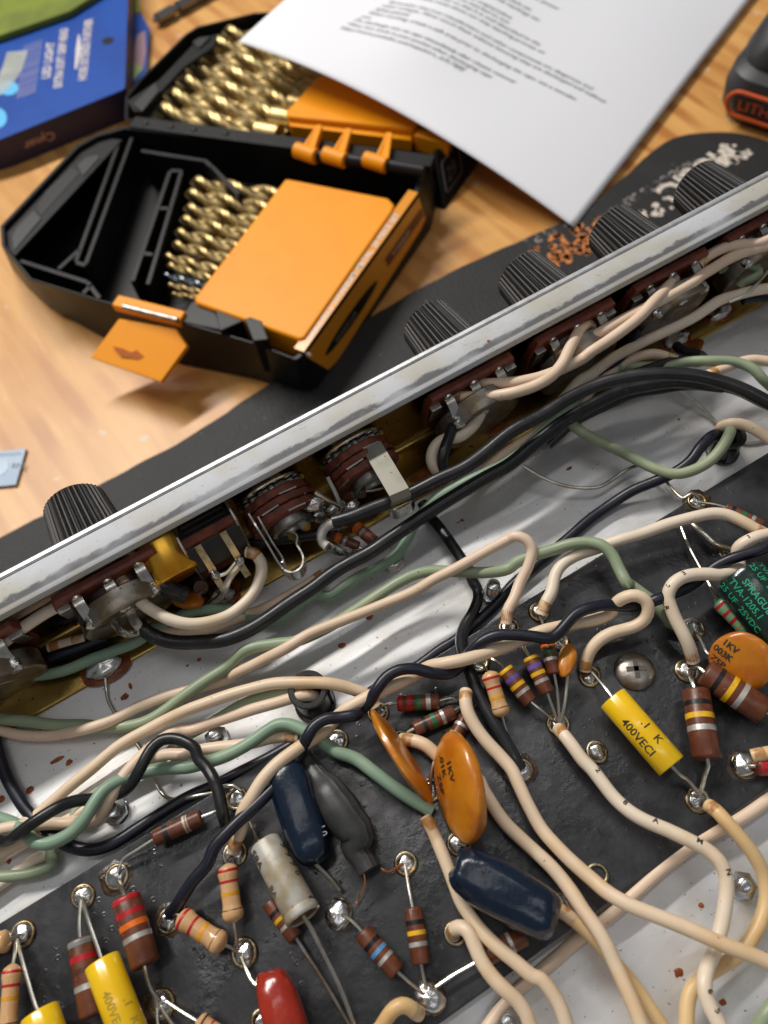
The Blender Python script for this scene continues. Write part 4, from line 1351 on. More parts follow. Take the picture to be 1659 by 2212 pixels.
wire("dark wire diving between the cream pair below the large tan can back", NAVY, 1.3, "1374.5,718.8,12 1365.0,743.3,12 1345.9,765.1,11 1315.9,789.7,10 1283.2,814.2,9 1265.4,835.0,8 1217.1,890.7,6 1183.6,935.3,5", GN)
# long wires over the chassis floor
wire("long sage wire running over the brass plate and under the lower thick black cable", GREEN2, 1.25,
     "-23.1,1466.0,3 0.0,1464.1,3 46.3,1461.8,3 104.2,1456.7,3 150.5,1445.1,3 196.8,1424.3,3.5 243.1,1405.8,4 296.3,1383.8,4 336.1,1356.9,3.5 367.9,1345.0,3.5 407.6,1323.8,3.5 449.9,1315.9,3.5 497.5,1314.6,4 539.8,1330.4,3.5 592.7,1343.7,3 674.2,1284.2,3 711.2,1288.2,3 737.7,1271.0,3.5 777.4,1244.5,4 822.4,1222.0,4.5 859.4,1196.9,5 877.9,1167.8,6 891.1,1138.7,7 912.3,1107.0,8 946.7,1075.2,9 989.0,1048.8,9.5 1041.9,1023.6,10 1097.2,998.5,10 1191.0,916.7,10 1228.2,883.3,9.5 1272.8,829.4,9 1302.5,803.4,9 1339.7,794.1,9", GG)
wire("pinkish wire tucked between the thick black cable and the brass edge", PINK, 1.2,
     "317.6,1351.6,3 341.4,1362.2,3 381.1,1367.5,3 428.7,1363.5,3 473.7,1351.6,3 521.3,1333.1,3.5 566.3,1314.6,4 619.2,1288.1,4.5 658.9,1264.3,5 698.6,1237.8,5", GP)
wire("long sage wire waving across the bare chassis floor beside a pink one to the board", GREEN, 1.28,
     "-23.8,1541.2,4 0.0,1550.1,4 59.5,1559.0,4 119.0,1564.4,3.5 178.6,1566.5,3 226.2,1572.4,3 267.9,1570.3,3 312.5,1557.5,3 357.1,1533.7,3.5 401.8,1502.5,4 446.4,1471.2,4.5 493.7,1437.6,5 532.8,1404.3,7.5 592.4,1390.9,8 651.9,1381.9,8.5 827.6,1278.9,8.5 859.4,1259.1,9 896.4,1241.9,9 936.1,1233.9,9 989.0,1235.3,9 1041.9,1236.6,9 1097.2,1227.3,9 1116.7,1214.1,10 1191.0,1188.1,11 1235.6,1175.1,12 1272.8,1172.5,12.5 1302.5,1180.6,13 1324.8,1202.9,12.5 1339.7,1232.7,12 1354.6,1262.4,12 1359.5,1264.0,10.5 1384.1,1281.7,10 1405.9,1296.7,9.5 1427.7,1318.5,9 1446.7,1340.3,8.5 1468.5,1356.6,7.5 1490.3,1364.8,6.5", GG)
wire("pink wire following the waving sage one and hooking into an eyelet near the fanned resistors", PINK, 1.2,
     "-23.8,1570.9,2 0.0,1576.9,2 44.6,1586.4,2 104.2,1589.7,2.2 163.7,1579.9,3.8 208.3,1566.5,5 253.0,1550.1,4 297.6,1529.3,3 357.1,1506.9,3 416.7,1487.6,2.5 493.7,1466.2,2.5 503.1,1456.3,4 562.6,1428.1,7 622.1,1396.8,10.5 666.8,1371.5,11 896.4,1276.3,11 936.1,1252.5,11 989.0,1223.4,11.5 1041.9,1196.9,11.5 1097.2,1163.8,12 1109.3,1157.6,13 1131.6,1163.9,13 1148.3,1186.2,12 1140.9,1221.5,10.5 1122.3,1258.7,9 1110.3,1291.6,8.5 1096.9,1318.4,8 1093.9,1348.1,7", GP)
wire("cream wire running over the grommet to the eyelet left of the red-banded resistor", CREAM, 1.25,
     "812.7,1526.7,7 794.8,1502.9,8 768.1,1491.0,9 711.4,1475.7,11 651.9,1472.7,11 592.4,1476.3,10.5 532.8,1490.6,9.5 473.3,1509.9,8.5 413.8,1530.8,7.5 372.0,1548.6,6 321.4,1573.9,5 279.8,1599.2,4.5 238.1,1629.0,4 193.5,1664.7,3.5 148.8,1701.9,3 119.0,1730.2,2.5 89.3,1755.5,2 53.6,1776.3,2 0.0,1788.2,2 -29.8,1797.1,2", GC)
wire("pale wire leaving the middle grommet and looping down by the threaded screw", PINK, 1.25,
     "687.6,1511.4,5 681.6,1504.0,8 660.8,1502.5,9.5 637.0,1505.5,9.5 592.4,1517.4,8.5 547.7,1529.3,7.5 503.1,1544.1,6 458.4,1560.5,5 413.8,1576.9,4.5 386.9,1576.9,4 342.3,1602.2,5.5 309.5,1630.5,7 279.8,1663.2,8 256.0,1695.9,8 235.1,1728.7,8 220.2,1752.5,7 205.4,1767.4,6 178.6,1776.3,5 133.9,1780.8,4 89.3,1781.6,5 29.8,1788.2,6 0.0,1794.1,6 -29.8,1803.1,6", GP)
wire("sage wire leaving the middle grommet beside the pale one", GREEN, 1.2,
     "677.2,1499.5,5 666.8,1492.1,8 645.9,1490.6,9 607.2,1496.5,8.5 562.6,1506.9,7.5 518.0,1524.8,6.5 473.3,1550.1,5 428.7,1573.9,4 398.9,1590.3,3.5 372.0,1618.6,2.5 321.4,1657.2,2.5 261.9,1690.0,2.5 208.3,1716.8,2.5 172.6,1746.5,2.5 148.8,1782.2,2.5 131.0,1815.0,2.5 110.1,1841.8,2.5 110.1,1871.1,2.5 82.5,1883.5,2.5 49.5,1890.4,2.5 16.5,1894.5,2.5 -16.5,1898.6,2.5", GG)
wire("mint wire from the edge-on orange disc arching over and looping at the left edge", GREEN2, 1.3,
     "934.7,1749.9,7.5 902.0,1732.0,8 857.3,1703.8,9 812.7,1672.5,9.5 768.1,1638.3,9.5 726.3,1621.5,10 687.6,1596.2,10 651.9,1575.4,10 622.1,1565.0,10 598.3,1566.5,10 574.5,1579.9,9.5 544.7,1600.7,9 509.0,1621.5,8.5 467.4,1640.9,8 419.7,1654.3,7.5 401.8,1656.6,7 357.1,1659.6,7 321.4,1666.2,7 282.7,1675.1,7.5 253.0,1687.6,8.5 226.2,1704.9,9.5 205.4,1731.6,10 184.5,1764.4,10 160.7,1794.1,9.5 131.0,1813.5,9 101.2,1821.5,8.5 74.4,1815.0,8 53.6,1797.1,7 26.8,1779.3,5 0.0,1770.3,4 -23.8,1764.4,4", GG)
wire("pink wire joining the mint arch and passing under the twisted black wire", PINK, 1.2,
     "645.9,1593.3,8 616.2,1590.3,8 586.4,1594.7,8 550.7,1603.1,8 512.0,1609.0,7.5 467.4,1614.1,7 413.8,1623.0,6.5 401.8,1628.1,6 357.1,1631.3,5.5 321.4,1645.3,4 285.7,1672.1,3 244.0,1701.9,2.5 208.3,1731.6,2.5 166.7,1761.4,2.5 125.0,1785.2,2.5 83.3,1806.1,2.5 35.7,1826.9,2.5 0.0,1844.7,2.5 -23.8,1856.6,2.5", GP)
wire("pale tan wire at the far lower left running onto the bare metal", PALE, 1.25, "196.4,1755.5,2 166.7,1771.8,2 142.9,1788.2,2 110.1,1839.5,2 77.0,1857.4,2 41.3,1880.7,2 0.0,1909.6,2 -22.0,1926.1,2", GC)
wire("black wire twisted round the mint and pink wires left of the resistor board", BLACK, 1.2,
     "494.2,1805.1,8 486.0,1777.6,9 480.8,1758.4,11 474.8,1719.7,11.5 464.4,1687.0,11.5 449.5,1660.2,11 428.7,1636.4,11 422.6,1617.1,11.5 401.8,1603.7,11.5 375.0,1596.2,11.5 348.2,1600.7,11.5 327.4,1618.6,11.5 312.5,1643.8,11.5 299.1,1669.1,11 282.7,1693.0,9.5 261.9,1710.8,7 232.1,1721.2,6 202.4,1725.1,7 166.7,1730.2,8.5 133.9,1740.6,10 104.2,1755.5,11 68.5,1779.3,11 38.7,1803.1,10 14.9,1816.5,8 -17.9,1818.0,7", GB)
wire("long navy wire from the upper right grommet lying along the board's far edge", NAVY, 1.3,
     "1562.7,942.8,3 1551.6,937.2,8 1536.7,942.8,9.5 1514.4,965.1,9 1492.1,994.8,8 1462.4,1017.1,7 1421.5,1036.4,5 1369.5,1059.8,3.5 1324.8,1085.9,2 1280.2,1119.3,1.6 1239.4,1150.9,1.6 1198.5,1186.2,1.6 1153.9,1225.2,1.6 1109.3,1262.4,1.6 1065.7,1310.9,1.6 1030.0,1345.1,1.6 988.3,1380.9,1.6 946.6,1407.6,1.6 910.9,1432.9,1.6 857.3,1467.2,1.8 797.8,1499.9,2 756.1,1547.1,2 696.5,1579.9,2 645.9,1602.2,2 592.4,1630.5,2 532.8,1661.7,2 473.3,1691.5,2 413.8,1721.2,2 357.1,1752.5,2.2 297.6,1791.2,3 253.0,1818.0,3.8 208.3,1832.8,4 166.7,1832.2,4 131.0,1818.0,3.6 98.2,1794.1,2.5 71.4,1764.4,2 47.6,1736.1,2 23.8,1695.9,2 6.0,1651.3,2 -8.9,1609.6,2 -17.9,1579.9,2", GN)
wire("black wire dropping from the cables across the floor to beside the middle tan resistor", BLACK, 1.3,
     "911.0,1085.8,3 928.2,1112.3,3 949.3,1138.7,3.5 973.1,1173.1,4 994.3,1202.2,4 1012.8,1228.7,4 1024.7,1260.4,3.5 1030.0,1270.7,3 1031.4,1294.5,3 1021.0,1321.3,3 1006.2,1348.1,3.5 997.8,1374.9,5 998.7,1404.7,7 1009.1,1437.4,8.5 1024.0,1473.1,8.5 1044.8,1517.8,8.5 1068.7,1562.4,8.5 1089.5,1598.1,8 1107.3,1630.9,7.5 1122.2,1657.6,6.5", GB)
# twisted pair across the board
wire("black half of the twisted pair snaking across the whole board", NAVY, 1.2,
     "1683.8,1163.2,15 1642.9,1187.7,15 1610.2,1197.2,14.5 1583.0,1205.4,14 1553.0,1219.0,13 1525.8,1238.1,12 1495.8,1259.9,12 1457.6,1281.7,13 1416.8,1298.0,13.5 1384.1,1307.6,12 1348.6,1310.3,12.5 1310.5,1307.6,13.5 1272.3,1314.4,14 1242.4,1328.0,14 1190.7,1376.4,14 1155.0,1374.9,14.5 1110.3,1371.9,14.5 1071.6,1373.4,14.5 1041.9,1385.3,14 1018.1,1407.6,12.5 997.2,1434.4,11 970.4,1452.3,11.5 934.7,1452.3,13 896.0,1443.9,14 860.3,1446.9,14.5 833.5,1461.2,14.5 812.7,1488.0,14 797.8,1514.8,12.5 774.0,1535.6,11 770.9,1542.7,13.5 735.2,1549.5,14 705.5,1552.5,14.5 681.6,1566.5,14.5 665.3,1591.8,14 650.4,1621.5,12.5 628.1,1657.2,12 598.3,1690.0,12.5 565.6,1724.2,13 529.9,1761.4,13 494.1,1797.1,13 461.4,1832.8,12.5 447.5,1864.2,12 417.2,1901.4,11 395.2,1937.1,9.5 381.4,1959.2,8 364.9,1975.7,6.5", GB)
wire("cream half of the twisted pair starting beside the big cross-head screw", CREAM, 1.3,
     "1265.5,1449.3,6.5 1268.3,1424.8,8 1279.2,1400.2,9.5 1299.6,1379.8,10.5 1324.1,1367.5,11 1351.4,1360.7,11 1375.9,1352.5,11.5 1395.0,1337.6,12.5 1401.8,1315.8,14 1395.0,1296.7,15 1375.9,1287.1,15.5 1354.1,1291.2,15 1335.0,1302.1,13.5 1315.9,1326.7,10.5 1286.0,1338.9,10.5 1247.8,1346.3,10.5 1206.9,1355.3,11 1169.8,1364.5,11.5 1131.2,1379.4,11 1095.4,1394.2,11 1053.8,1409.1,12.5 1006.2,1424.0,13.5 961.5,1432.9,13 928.8,1439.8,11 899.0,1456.7,10 863.3,1473.1,11 821.6,1492.5,12 782.9,1510.3,12.5 747.1,1530.8,12 723.3,1553.1,10.5 702.5,1578.4,11 669.7,1600.7,12.5 634.0,1624.5,13.5 598.3,1652.8,14 568.6,1684.0,14 544.7,1719.7,13.5 523.9,1752.5,12.5 519.0,1796.8,10 512.1,1818.8,8.5 506.6,1838.1,7", GC)
wire("cream wire weaving round the black one and ending beside the printed orange disc", PALE, 1.35,
     "1672.5,1151.9,13 1658.9,1154.7,13 1639.8,1158.1,13.5 1620.7,1165.6,13.5 1604.3,1175.1,13 1593.4,1186.0,12 1592.0,1201.0,10.5 1596.1,1213.3,10 1594.8,1225.6,10.5 1586.6,1235.1,11.5 1570.2,1241.3,12.5 1549.8,1243.6,13.5 1533.9,1240.8,14 1501.2,1241.6,14.5 1471.3,1249.0,15 1450.8,1264.0,15 1442.6,1285.8,14 1449.5,1313.0,13 1460.4,1340.3,12 1476.7,1370.3,11 1490.3,1397.5,9.5 1501.2,1427.5,7", GC)
print_on_wire([(.42, "0"), (.50, "M"), (.53, "A"), (.56, "W"), (.59, "G"), (.80, "E"), (.84, "2"), (.88, "R")], 1.4, .6)
wire("cream wire from the upper board eyelet arcing to the right edge and cut short", PALE, 1.32,
     "1168.4,1325.8,7 1177.3,1303.5,8 1190.7,1279.7,8.5 1202.2,1240.1,9 1220.8,1215.9,9.5 1250.5,1197.4,10 1295.1,1182.5,10 1339.7,1167.6,11 1395.5,1149.0,11 1451.2,1130.5,11.5 1499.5,1115.6,12 1540.4,1109.3,12 1573.9,1113.7,12 1607.3,1128.6,12 1637.1,1145.3,11.5 1651.9,1152.8,11", GC)
wire("sage wire looping from the cables into the upper right grommet", GREEN, 1.32,
     "1220.8,901.9,9 1239.4,920.4,8.5 1272.8,940.9,7.5 1310.0,961.3,6.5 1347.1,978.1,6 1384.3,996.6,6 1417.8,1013.4,6.5 1454.9,1022.7,7 1495.8,1015.2,8 1533.0,994.8,9 1560.9,965.1,10 1577.6,933.5,10.5 1573.9,927.9,8", GG)
wire("cream wire rising from the upper right grommet to the right edge", CREAM, 1.3, "1555.3,935.3,6 1559.0,922.3,9 1577.6,916.0,10.5 1607.3,917.5,11 1633.4,929.7,11 1674.2,957.6,10.5", GC)
# bare wires
wire("bare tinned wire wandering from the brass plate's solder blob to a board eyelet", TIN, .42,
     "226.2,1454.9,1.5 229.8,1487.6,0.6 233.6,1511.4,0.6 247.0,1538.2,0.6 273.8,1576.9,0.6 297.6,1609.6,0.6 317.0,1642.4,0.6 330.4,1675.1,0.6 340.8,1700.4,0.6 357.1,1721.2,1 383.9,1727.2,2 422.6,1719.7,3.6 476.2,1707.8,3.8 482.2,1700.4,6.5 503.1,1697.4,7 520.9,1707.8,6.5", GT)
wire("bare tinned wire sagging from the cables to the upper right board eyelet", TIN, .42,
     "1129.7,1005.9,6 1165.0,1028.2,5 1209.6,1046.8,4 1257.9,1054.3,3.5 1295.1,1051.3,3.5 1328.6,1032.0,3.5 1358.3,1012.6,3.5 1384.3,1005.9,3.2 1425.2,1024.5,3 1451.2,1056.1,5.5 1477.2,1076.6,7 1494.0,1065.4,8 1508.8,1076.6,7", GT)
wire("bare tinned wire slanting into the upper right grommet", TIN, .42, "1458.7,835.0,4 1488.4,857.3,3 1514.4,879.6,2 1542.3,907.4,1 1570.2,935.3,0.6 1599.9,955.8,0.6 1629.6,956.9,0.6 1670.5,946.5,0.6", GT)
wire("twisted bare wire joining two upper right eyelets on the board", TIN, .75, "1488.4,1124.9,7 1503.3,1139.7,7.5 1525.6,1158.3,7.5 1544.1,1175.1,7.5 1570.2,1184.4,7 1592.5,1191.8,7", GT)
# lower right fan of cream wires
wire("cream wire with tiny black print crossing the board's near edge beside a zinc screw", PALE, 1.3,
     "1205.6,1572.8,7 1217.5,1587.7,8.5 1235.3,1611.5,9 1259.1,1645.7,9 1274.3,1661.1,9 1298.7,1691.7,9 1326.2,1723.7,9 1359.9,1752.8,9.5 1396.5,1774.2,10 1442.4,1793.1,10.5 1488.2,1814.5,11 1527.9,1836.8,11 1553.9,1861.2,11 1567.0,1890.3,10.5 1570.1,1926.9,10 1564.6,1969.7,9.5 1555.4,2012.5,9 1543.2,2055.3,9 1529.4,2091.9,10 1523.3,2122.5,11 1525.5,2150.0,11 1537.1,2180.6,11 1555.4,2217.2,11", GC)
print_on_wire([(.12, "2"), (.20, "8"), (.27, "A"), (.34, "M"), (.40, "N"), (.62, "6"), (.65, "5"), (.72, "8"), (.75, "1"), (.86, "M"), (.90, "A")], 1.5, -.7)
wire("cream wire from the eyelet beside the black wire sweeping out over the white metal", CREAM, 1.3,
     "1006.2,1492.5,10 1004.7,1508.8,10.5 1009.7,1535.6,10.5 1027.0,1568.4,10 1050.8,1601.1,9.5 1083.5,1635.3,9 1107.3,1663.6,9 1122.2,1699.3,9 1137.1,1735.0,9 1170.4,1791.0,9 1204.0,1827.6,9.5 1243.7,1865.8,10 1280.4,1899.4,10.5 1317.1,1930.0,11.5 1359.9,1954.4,12.5 1411.8,1975.8,13 1472.9,2000.3,13.5 1534.0,2024.7,14 1595.1,2050.7,14 1671.5,2084.3,13.5", GC)
wire("cream wire emerging from under the big orange disc and falling to the bottom edge", CREAM, 1.3,
     "866.3,1596.6,7 887.1,1598.1,8 916.9,1608.5,8.5 946.6,1633.8,8 976.4,1663.6,7.5 1029.9,1680.9,7.5 1043.7,1708.7,8 1057.6,1733.0,8.5 1075.0,1759.0,8.5 1095.8,1783.3,8.5 1182.6,1864.3,8.5 1213.2,1899.4,8.5 1239.2,1933.1,9 1262.1,1968.2,9.5 1286.5,2000.3,10 1309.4,2036.9,10 1329.3,2079.7,9.5 1347.6,2122.5,9.5 1366.0,2168.3,9.5 1384.3,2217.2,9.5", GC)
wire("amber-tipped wire from the dented blue capacitor joining the cream one below", AMBER, 1.25, "1208.6,1966.7,7.5 1231.5,1983.5,8 1262.1,2009.4,8 1295.7,2043.1,7 1326.2,2076.7,6 1356.8,2113.3,5.5 1384.3,2146.9,5 1408.7,2183.6,5 1430.1,2217.2,5", GC)
wire("cream wire passing under the big blue capacitor and over the near edge", CREAM, 1.25,
     "918.2,1763.8,7.5 930.5,1785.8,7.5 944.3,1816.1,7.5 960.8,1857.4,7.5 977.3,1904.1,7.5 993.8,1945.4,7.5 1015.8,1978.4,8 1040.6,2011.4,9 1073.6,2044.4,10 1114.9,2077.5,10 1153.4,2109.1,10 1167.4,2113.3,10 1194.9,2146.9,9.5 1213.2,2180.6,9 1225.4,2217.2,8.5", GC)
wire("cream wire springing from the open eyelet left of the blue capacitor to the bottom edge", CREAM, 1.3,
     "980.1,2019.7,5.5 984.2,2007.3,8 999.3,2005.9,9 1013.1,2016.9,9.5 1022.7,2038.9,9.5 1037.9,2072.0,9.5 1062.6,2107.7,9.5 1092.9,2139.4,9.5 1117.6,2162.8,9 1136.9,2190.3,8.5 1147.9,2217.8,8", GC)
wire("pink wire lying along the board's near edge", PINK, 1.2,
     "1677.6,1716.1,4 1641.0,1739.0,4 1610.4,1758.9,4 1564.6,1787.0,4 1503.5,1821.5,4 1457.6,1854.2,4 1411.8,1888.7,4 1372.1,1925.4,3.8 1335.4,1960.6,3.5 1289.6,1997.2,3 1243.7,2032.4,2.6 1197.9,2070.6,2.2 1164.3,2098.1,2 1112.1,2140.7,1.8 1084.6,2173.8,1.6 1059.9,2209.5,1.5 1035.1,2243.9,1.5", GP)
wire("amber-ended cream wire leaving the eyelet at the printed yellow capacitor's lower end", AMBER, 1.3,
     "1529.4,1740.6,7 1546.2,1751.2,8.5 1570.7,1777.2,9 1601.2,1812.4,8.5 1628.7,1847.5,7.5 1648.6,1890.3,6 1654.7,1936.1,5 1647.1,1981.9,4.5 1625.7,2024.7,4.5 1592.1,2064.4,4.5 1549.3,2090.4,5 1515.7,2110.3,5.5 1491.2,2137.8,6 1482.1,2174.4,6 1482.1,2217.2,6", GC)
wire("amber cream wire stub at the right edge entering a shiny solder joint", AMBER, 1.3, "1625.2,1633.2,9 1642.9,1630.5,9.5 1670.2,1626.4,9.5 1697.4,1622.3,9", GC)
wire("cream wire hump with an amber end at the bottom edge beside the large solder joint", AMBER, 1.3, "904.3,2189.5,7.5 895.0,2184.9,8.5 881.1,2174.4,9.5 867.2,2171.0,10 851.0,2177.9,10 837.2,2194.1,9.5 823.3,2217.3,8.5", GC)
wire("olive wire entering at the lower right corner", GREEN, 1.25, "1684.8,2151.8,12 1669.8,2167.9,12 1657.0,2185.0,12 1646.2,2202.1,11.5 1637.7,2221.4,11", GG)

# braided shields
BRAID = mat("tinned_braid", (.45, .43, .38), .35, .9, var=(.12, .11, .10), vs=900, vlo=.42, vhi=.58, bump=.8, bs=900, bd=.0004)


def braid(label, s, r, n=7):
    p = smooth(pts(s), .5)
    t = thing("shield_braid", label, "braid", p[0], "braided cable shields")
    for k in range(n):
        q = []
        a = (p[1] - p[0]).orthogonal().normalized()
        for i, c in enumerate(p):
            tg = (p[min(i + 1, len(p) - 1)] - p[max(i - 1, 0)]).normalized()
            a = (a - tg * a.dot(tg)).normalized()
            th = 2 * math.pi * k / n + i * .42
            q.append(c + (a * math.cos(th) + tg.cross(a) * math.sin(th)) * r * .68)
        MB().tube(q, r * .36, 6).build("strand", BRAID, t)


braid("braid hanging from the lower left potentiometer to the black cable's stripped end", "224.5,1313.2,17 233.8,1323.6,16 245.4,1343.3,14 259.3,1361.8,12 275.5,1369.9,11 291.7,1367.6,10.5 307.9,1361.8,10.5", .85)
braid("braid curl below the left jack joining the upper black cable", "782.7,1194.3,8 758.9,1195.6,9 732.4,1191.6,10.5 711.2,1181.0,12", .9)
braid("short braid running into the upper black cable at the jack", "661.5,1116.2,12 680.0,1121.4,13 698.6,1124.1,14 725.0,1125.4,15", .7)
wire("dirty white inner lead beside the braid at the lower left potentiometer", mat("grimy_white_insulation", (.50, .46, .40), .5, var=(.12, .11, .10), vs=260, vlo=.45, vhi=.6), 1.1,
     "266.2,1287.7,17 275.5,1303.9,16 282.4,1324.8,14 291.7,1343.3,12 303.2,1357.2,10.5", GC)
wire("grey-white lead curling round the thin orange-banded resistor", mat("grey_white_insulation", (.48, .45, .41), .5, var=(.34, .31, .27), vs=260), 1.15,
     "725.8,1128.1,14.5 712.6,1131.3,14 700.7,1140.0,13.5 694.8,1154.6,13 698.0,1170.5,12 708.6,1179.7,12", GC)

# ------------------------------------------------------------------ the workbench and what lies on it
TZ = -100.0


def wood_material():
    mt, nt, N, L, B = node_mat("varnished_pine")
    tc = N.new("ShaderNodeTexCoord").outputs["Object"]
    mp = N.new("ShaderNodeMapping")
    mp.vector_type = 'TEXTURE'
    mp.inputs["Rotation"].default_value = (0, 0, math.atan2(VV.y, VV.x) + .12)
    mp.inputs["Scale"].default_value = (6, 1, 1)
    L.new(tc, mp.inputs[0])
    v = mp.outputs[0]
    n1 = g_noise(N, L, v, 46, 6, .6)
    n2 = g_noise(N, L, v, 170, 4, .6)
    n3 = g_noise(N, L, tc, 9, 3)
    wv = N.new("ShaderNodeTexWave")
    wv.wave_type = 'BANDS'
    wv.bands_direction = 'Y'
    wv.inputs["Scale"].default_value = 20
    wv.inputs["Distortion"].default_value = 7
    wv.inputs["Detail"].default_value = 3
    wv.inputs["Detail Scale"].default_value = 1.4
    L.new(v, wv.inputs["Vector"])
    col = g_mix(N, L, g_range(N, L, n1, .36, .64), (.72, .385, .118), (.57, .26, .065))
    col = g_mix(N, L, g_math(N, L, 'MULTIPLY', g_range(N, L, wv.outputs["Fac"], .45, 1.0), g_range(N, L, n3, .40, .62)), col, (.46, .18, .042))
    col = g_mix(N, L, g_math(N, L, 'MULTIPLY', g_range(N, L, n2, .55, .72), .45), col, (.76, .43, .16))
    col = g_mix(N, L, g_range(N, L, g_noise(N, L, tc, 120, 2), .70, .73), col, (.62, .45, .30))
    L.new(col, B.inputs["Base Color"])
    B.inputs["Roughness"].default_value = .38
    b = N.new("ShaderNodeBump")
    b.inputs["Strength"].default_value = .1
    b.inputs["Distance"].default_value = .0004
    L.new(n2, b.inputs["Height"])
    L.new(b.outputs[0], B.inputs["Normal"])
    return mt


mb = MB()
mb.box(Vector((0, 400, TZ - 15)), Vector((1100, 0, 0)), Vector((0, 900, 0)), ZV * 15)
tb = mb.build("table_top", wood_material(), None)
tb['kind'] = 'structure'

# black rubber mat with worn print, lying under the amplifier
MZ = -97.0


def mat_material():
    mt, nt, N, L, B = node_mat("black_rubber_mat")
    tc = N.new("ShaderNodeTexCoord").outputs["Object"]
    col = g_mix(N, L, g_range(N, L, g_noise(N, L, tc, 40, 4), .35, .7), (.0075, .0075, .008), (.013, .0125, .0125))
    col = g_mix(N, L, g_range(N, L, g_noise(N, L, tc, 320, 2), .72, .76), col, (.09, .09, .09))
    L.new(col, B.inputs["Base Color"])
    B.inputs["Roughness"].default_value = .62
    b = N.new("ShaderNodeBump")
    b.inputs["Strength"].default_value = .6
    b.inputs["Distance"].default_value = .0006
    L.new(g_noise(N, L, tc, 700, 3), b.inputs["Height"])
    L.new(b.outputs[0], B.inputs["Normal"])
    return mt


edge = []
for s in ("-260.0,1300.0 0.0,1160.0 120.0,1100.0 250.0,1028.0 400.0,948.0 560.0,843.0 700.0,750.0 850.0,655.0 1000.0,575.0 1130.0,517.0 1250.0,462.0 1310.0,415.0 1350.0,380.0 1400.0,335.0 1440.0,305.0 1490.0,290.0 1560.0,285.0 1640.0,298.0 1720.0,335.0 1900.0,420.0",):
    edge = smooth([at(float(a.split(',')[0]), float(a.split(',')[1]), MZ) for a in s.split()], 4)
edge = [p + VV * (.22 * math.sin(i * 1.15) + .3 * noise.noise(Vector((i * .7, 0, 0)))) for i, p in enumerate(edge)]
poly = edge + [edge[-1] + VV * 380, edge[0] + VV * 330]
mb = MB()
mb.prism(poly, ZV * -2.6)
bm_ = mb.build("rubber_mat", mat_material(), None, sharp=25)
tag(bm_, "black rubber bench mat with worn white and orange print lying under the amplifier", "mat")


def print_material(name, c, lo, hi, sc=190):
    """Worn ink: only patches of it are left on the rubber."""
    mt, nt, N, L, B = node_mat(name)
    tc = N.new("ShaderNodeTexCoord").outputs["Object"]
    f = g_range(N, L, g_noise(N, L, tc, sc, 3, .6), lo, hi)
    L.new(g_mix(N, L, f, (.028, .028, .028), c), B.inputs["Base Color"])
    B.inputs["Roughness"].default_value = .6
    return mt


def plane_fn(o, xd, yd, zl):
    return lambda x, y: o + xd * x + yd * y + ZV * zl


def blob(mb, p, r, n=9):
    k0 = random.random() * 9
    vs = [p + Vector((math.cos(2 * math.pi * k / n), math.sin(2 * math.pi * k / n), 0)) * r * (1 + .55 * noise.noise(Vector((k * 1.7, k0, 0)))) for k in range(n)]
    mb.add(vs, [list(range(n))])


# white worn lettering, upside down from here
WP = print_material("worn_white_print", (.66, .58, .50), .28, .36, 260)
o_ = at(1600, 330, MZ)
q_ = at(1395, 470, MZ)
xd = (q_ - o_).normalized()
yd = ZV.cross(xd)
mb = MB()
ln_ = (q_ - o_).length
letter(mb, "MUSIC", 17, plane_fn(o_, xd, yd, .06), cuts=0, spacing=1.0, y0=-10, bold=.03)
for i in range(60):
    blob(mb, o_ + xd * random.uniform(-4, ln_ + 2) + yd * random.uniform(-9, 4) + ZV * .08, random.uniform(.8, 2.1))
mb.build("worn_lettering", WP, bm_, sharp=0)
mb = MB()
letter(mb, "PRODUCTS SERVICE", 7.0, plane_fn(at(1505, 345, MZ) , (at(1240, 505, MZ) - at(1505, 345, MZ)).normalized(), ZV.cross((at(1240, 505, MZ) - at(1505, 345, MZ)).normalized()), .07), y0=-2)
letter(mb, "AMPS", 8.0, plane_fn(at(1235, 488, MZ), (at(1120, 550, MZ) - at(1235, 488, MZ)).normalized(), ZV.cross((at(1120, 550, MZ) - at(1235, 488, MZ)).normalized()), .07), y0=-6, spacing=1.5)
mb.build("worn_lettering", print_material("faded_white_print", (.42, .36, .33), .44, .60), bm_, sharp=0)
mb = MB()
ctr = at(1232, 530, MZ)
for i in range(120):
    a, r_ = random.random() * 6.28, random.random() ** .6
    blob(mb, ctr + UV * (math.cos(a) * r_ * 27) + VV * (math.sin(a) * r_ * 9) + (UV * .25 - VV * .0) * 0 + ZV * .06, random.uniform(.7, 1.9))
for i in range(30):
    q = at(1310 + random.uniform(-20, 30), 490 + random.uniform(-25, 20), MZ)
    blob(mb, q + ZV * .07, random.uniform(.5, 1.3))
mb.build("worn_emblem", print_material("worn_orange_print", (.66, .22, .05), .30, .42), bm_, sharp=0)

# ------------------------------------------------------------------ drill bit case
CT = -75.0                      # its rim
base_poly = pts("268.0,272.0,-75 205.0,290.0,-75 165.0,313.0,-75 0.0,488.0,-75 3.0,530.0,-75 28.0,562.0,-75 62.0,603.0,-75 212.0,650.0,-75 380.0,694.0,-75 549.0,743.0,-75 640.0,778.0,-75 650.0,772.0,-75 905.0,416.0,-75 926.0,351.0,-75")
cen = sum(base_poly, Vector()) / len(base_poly)


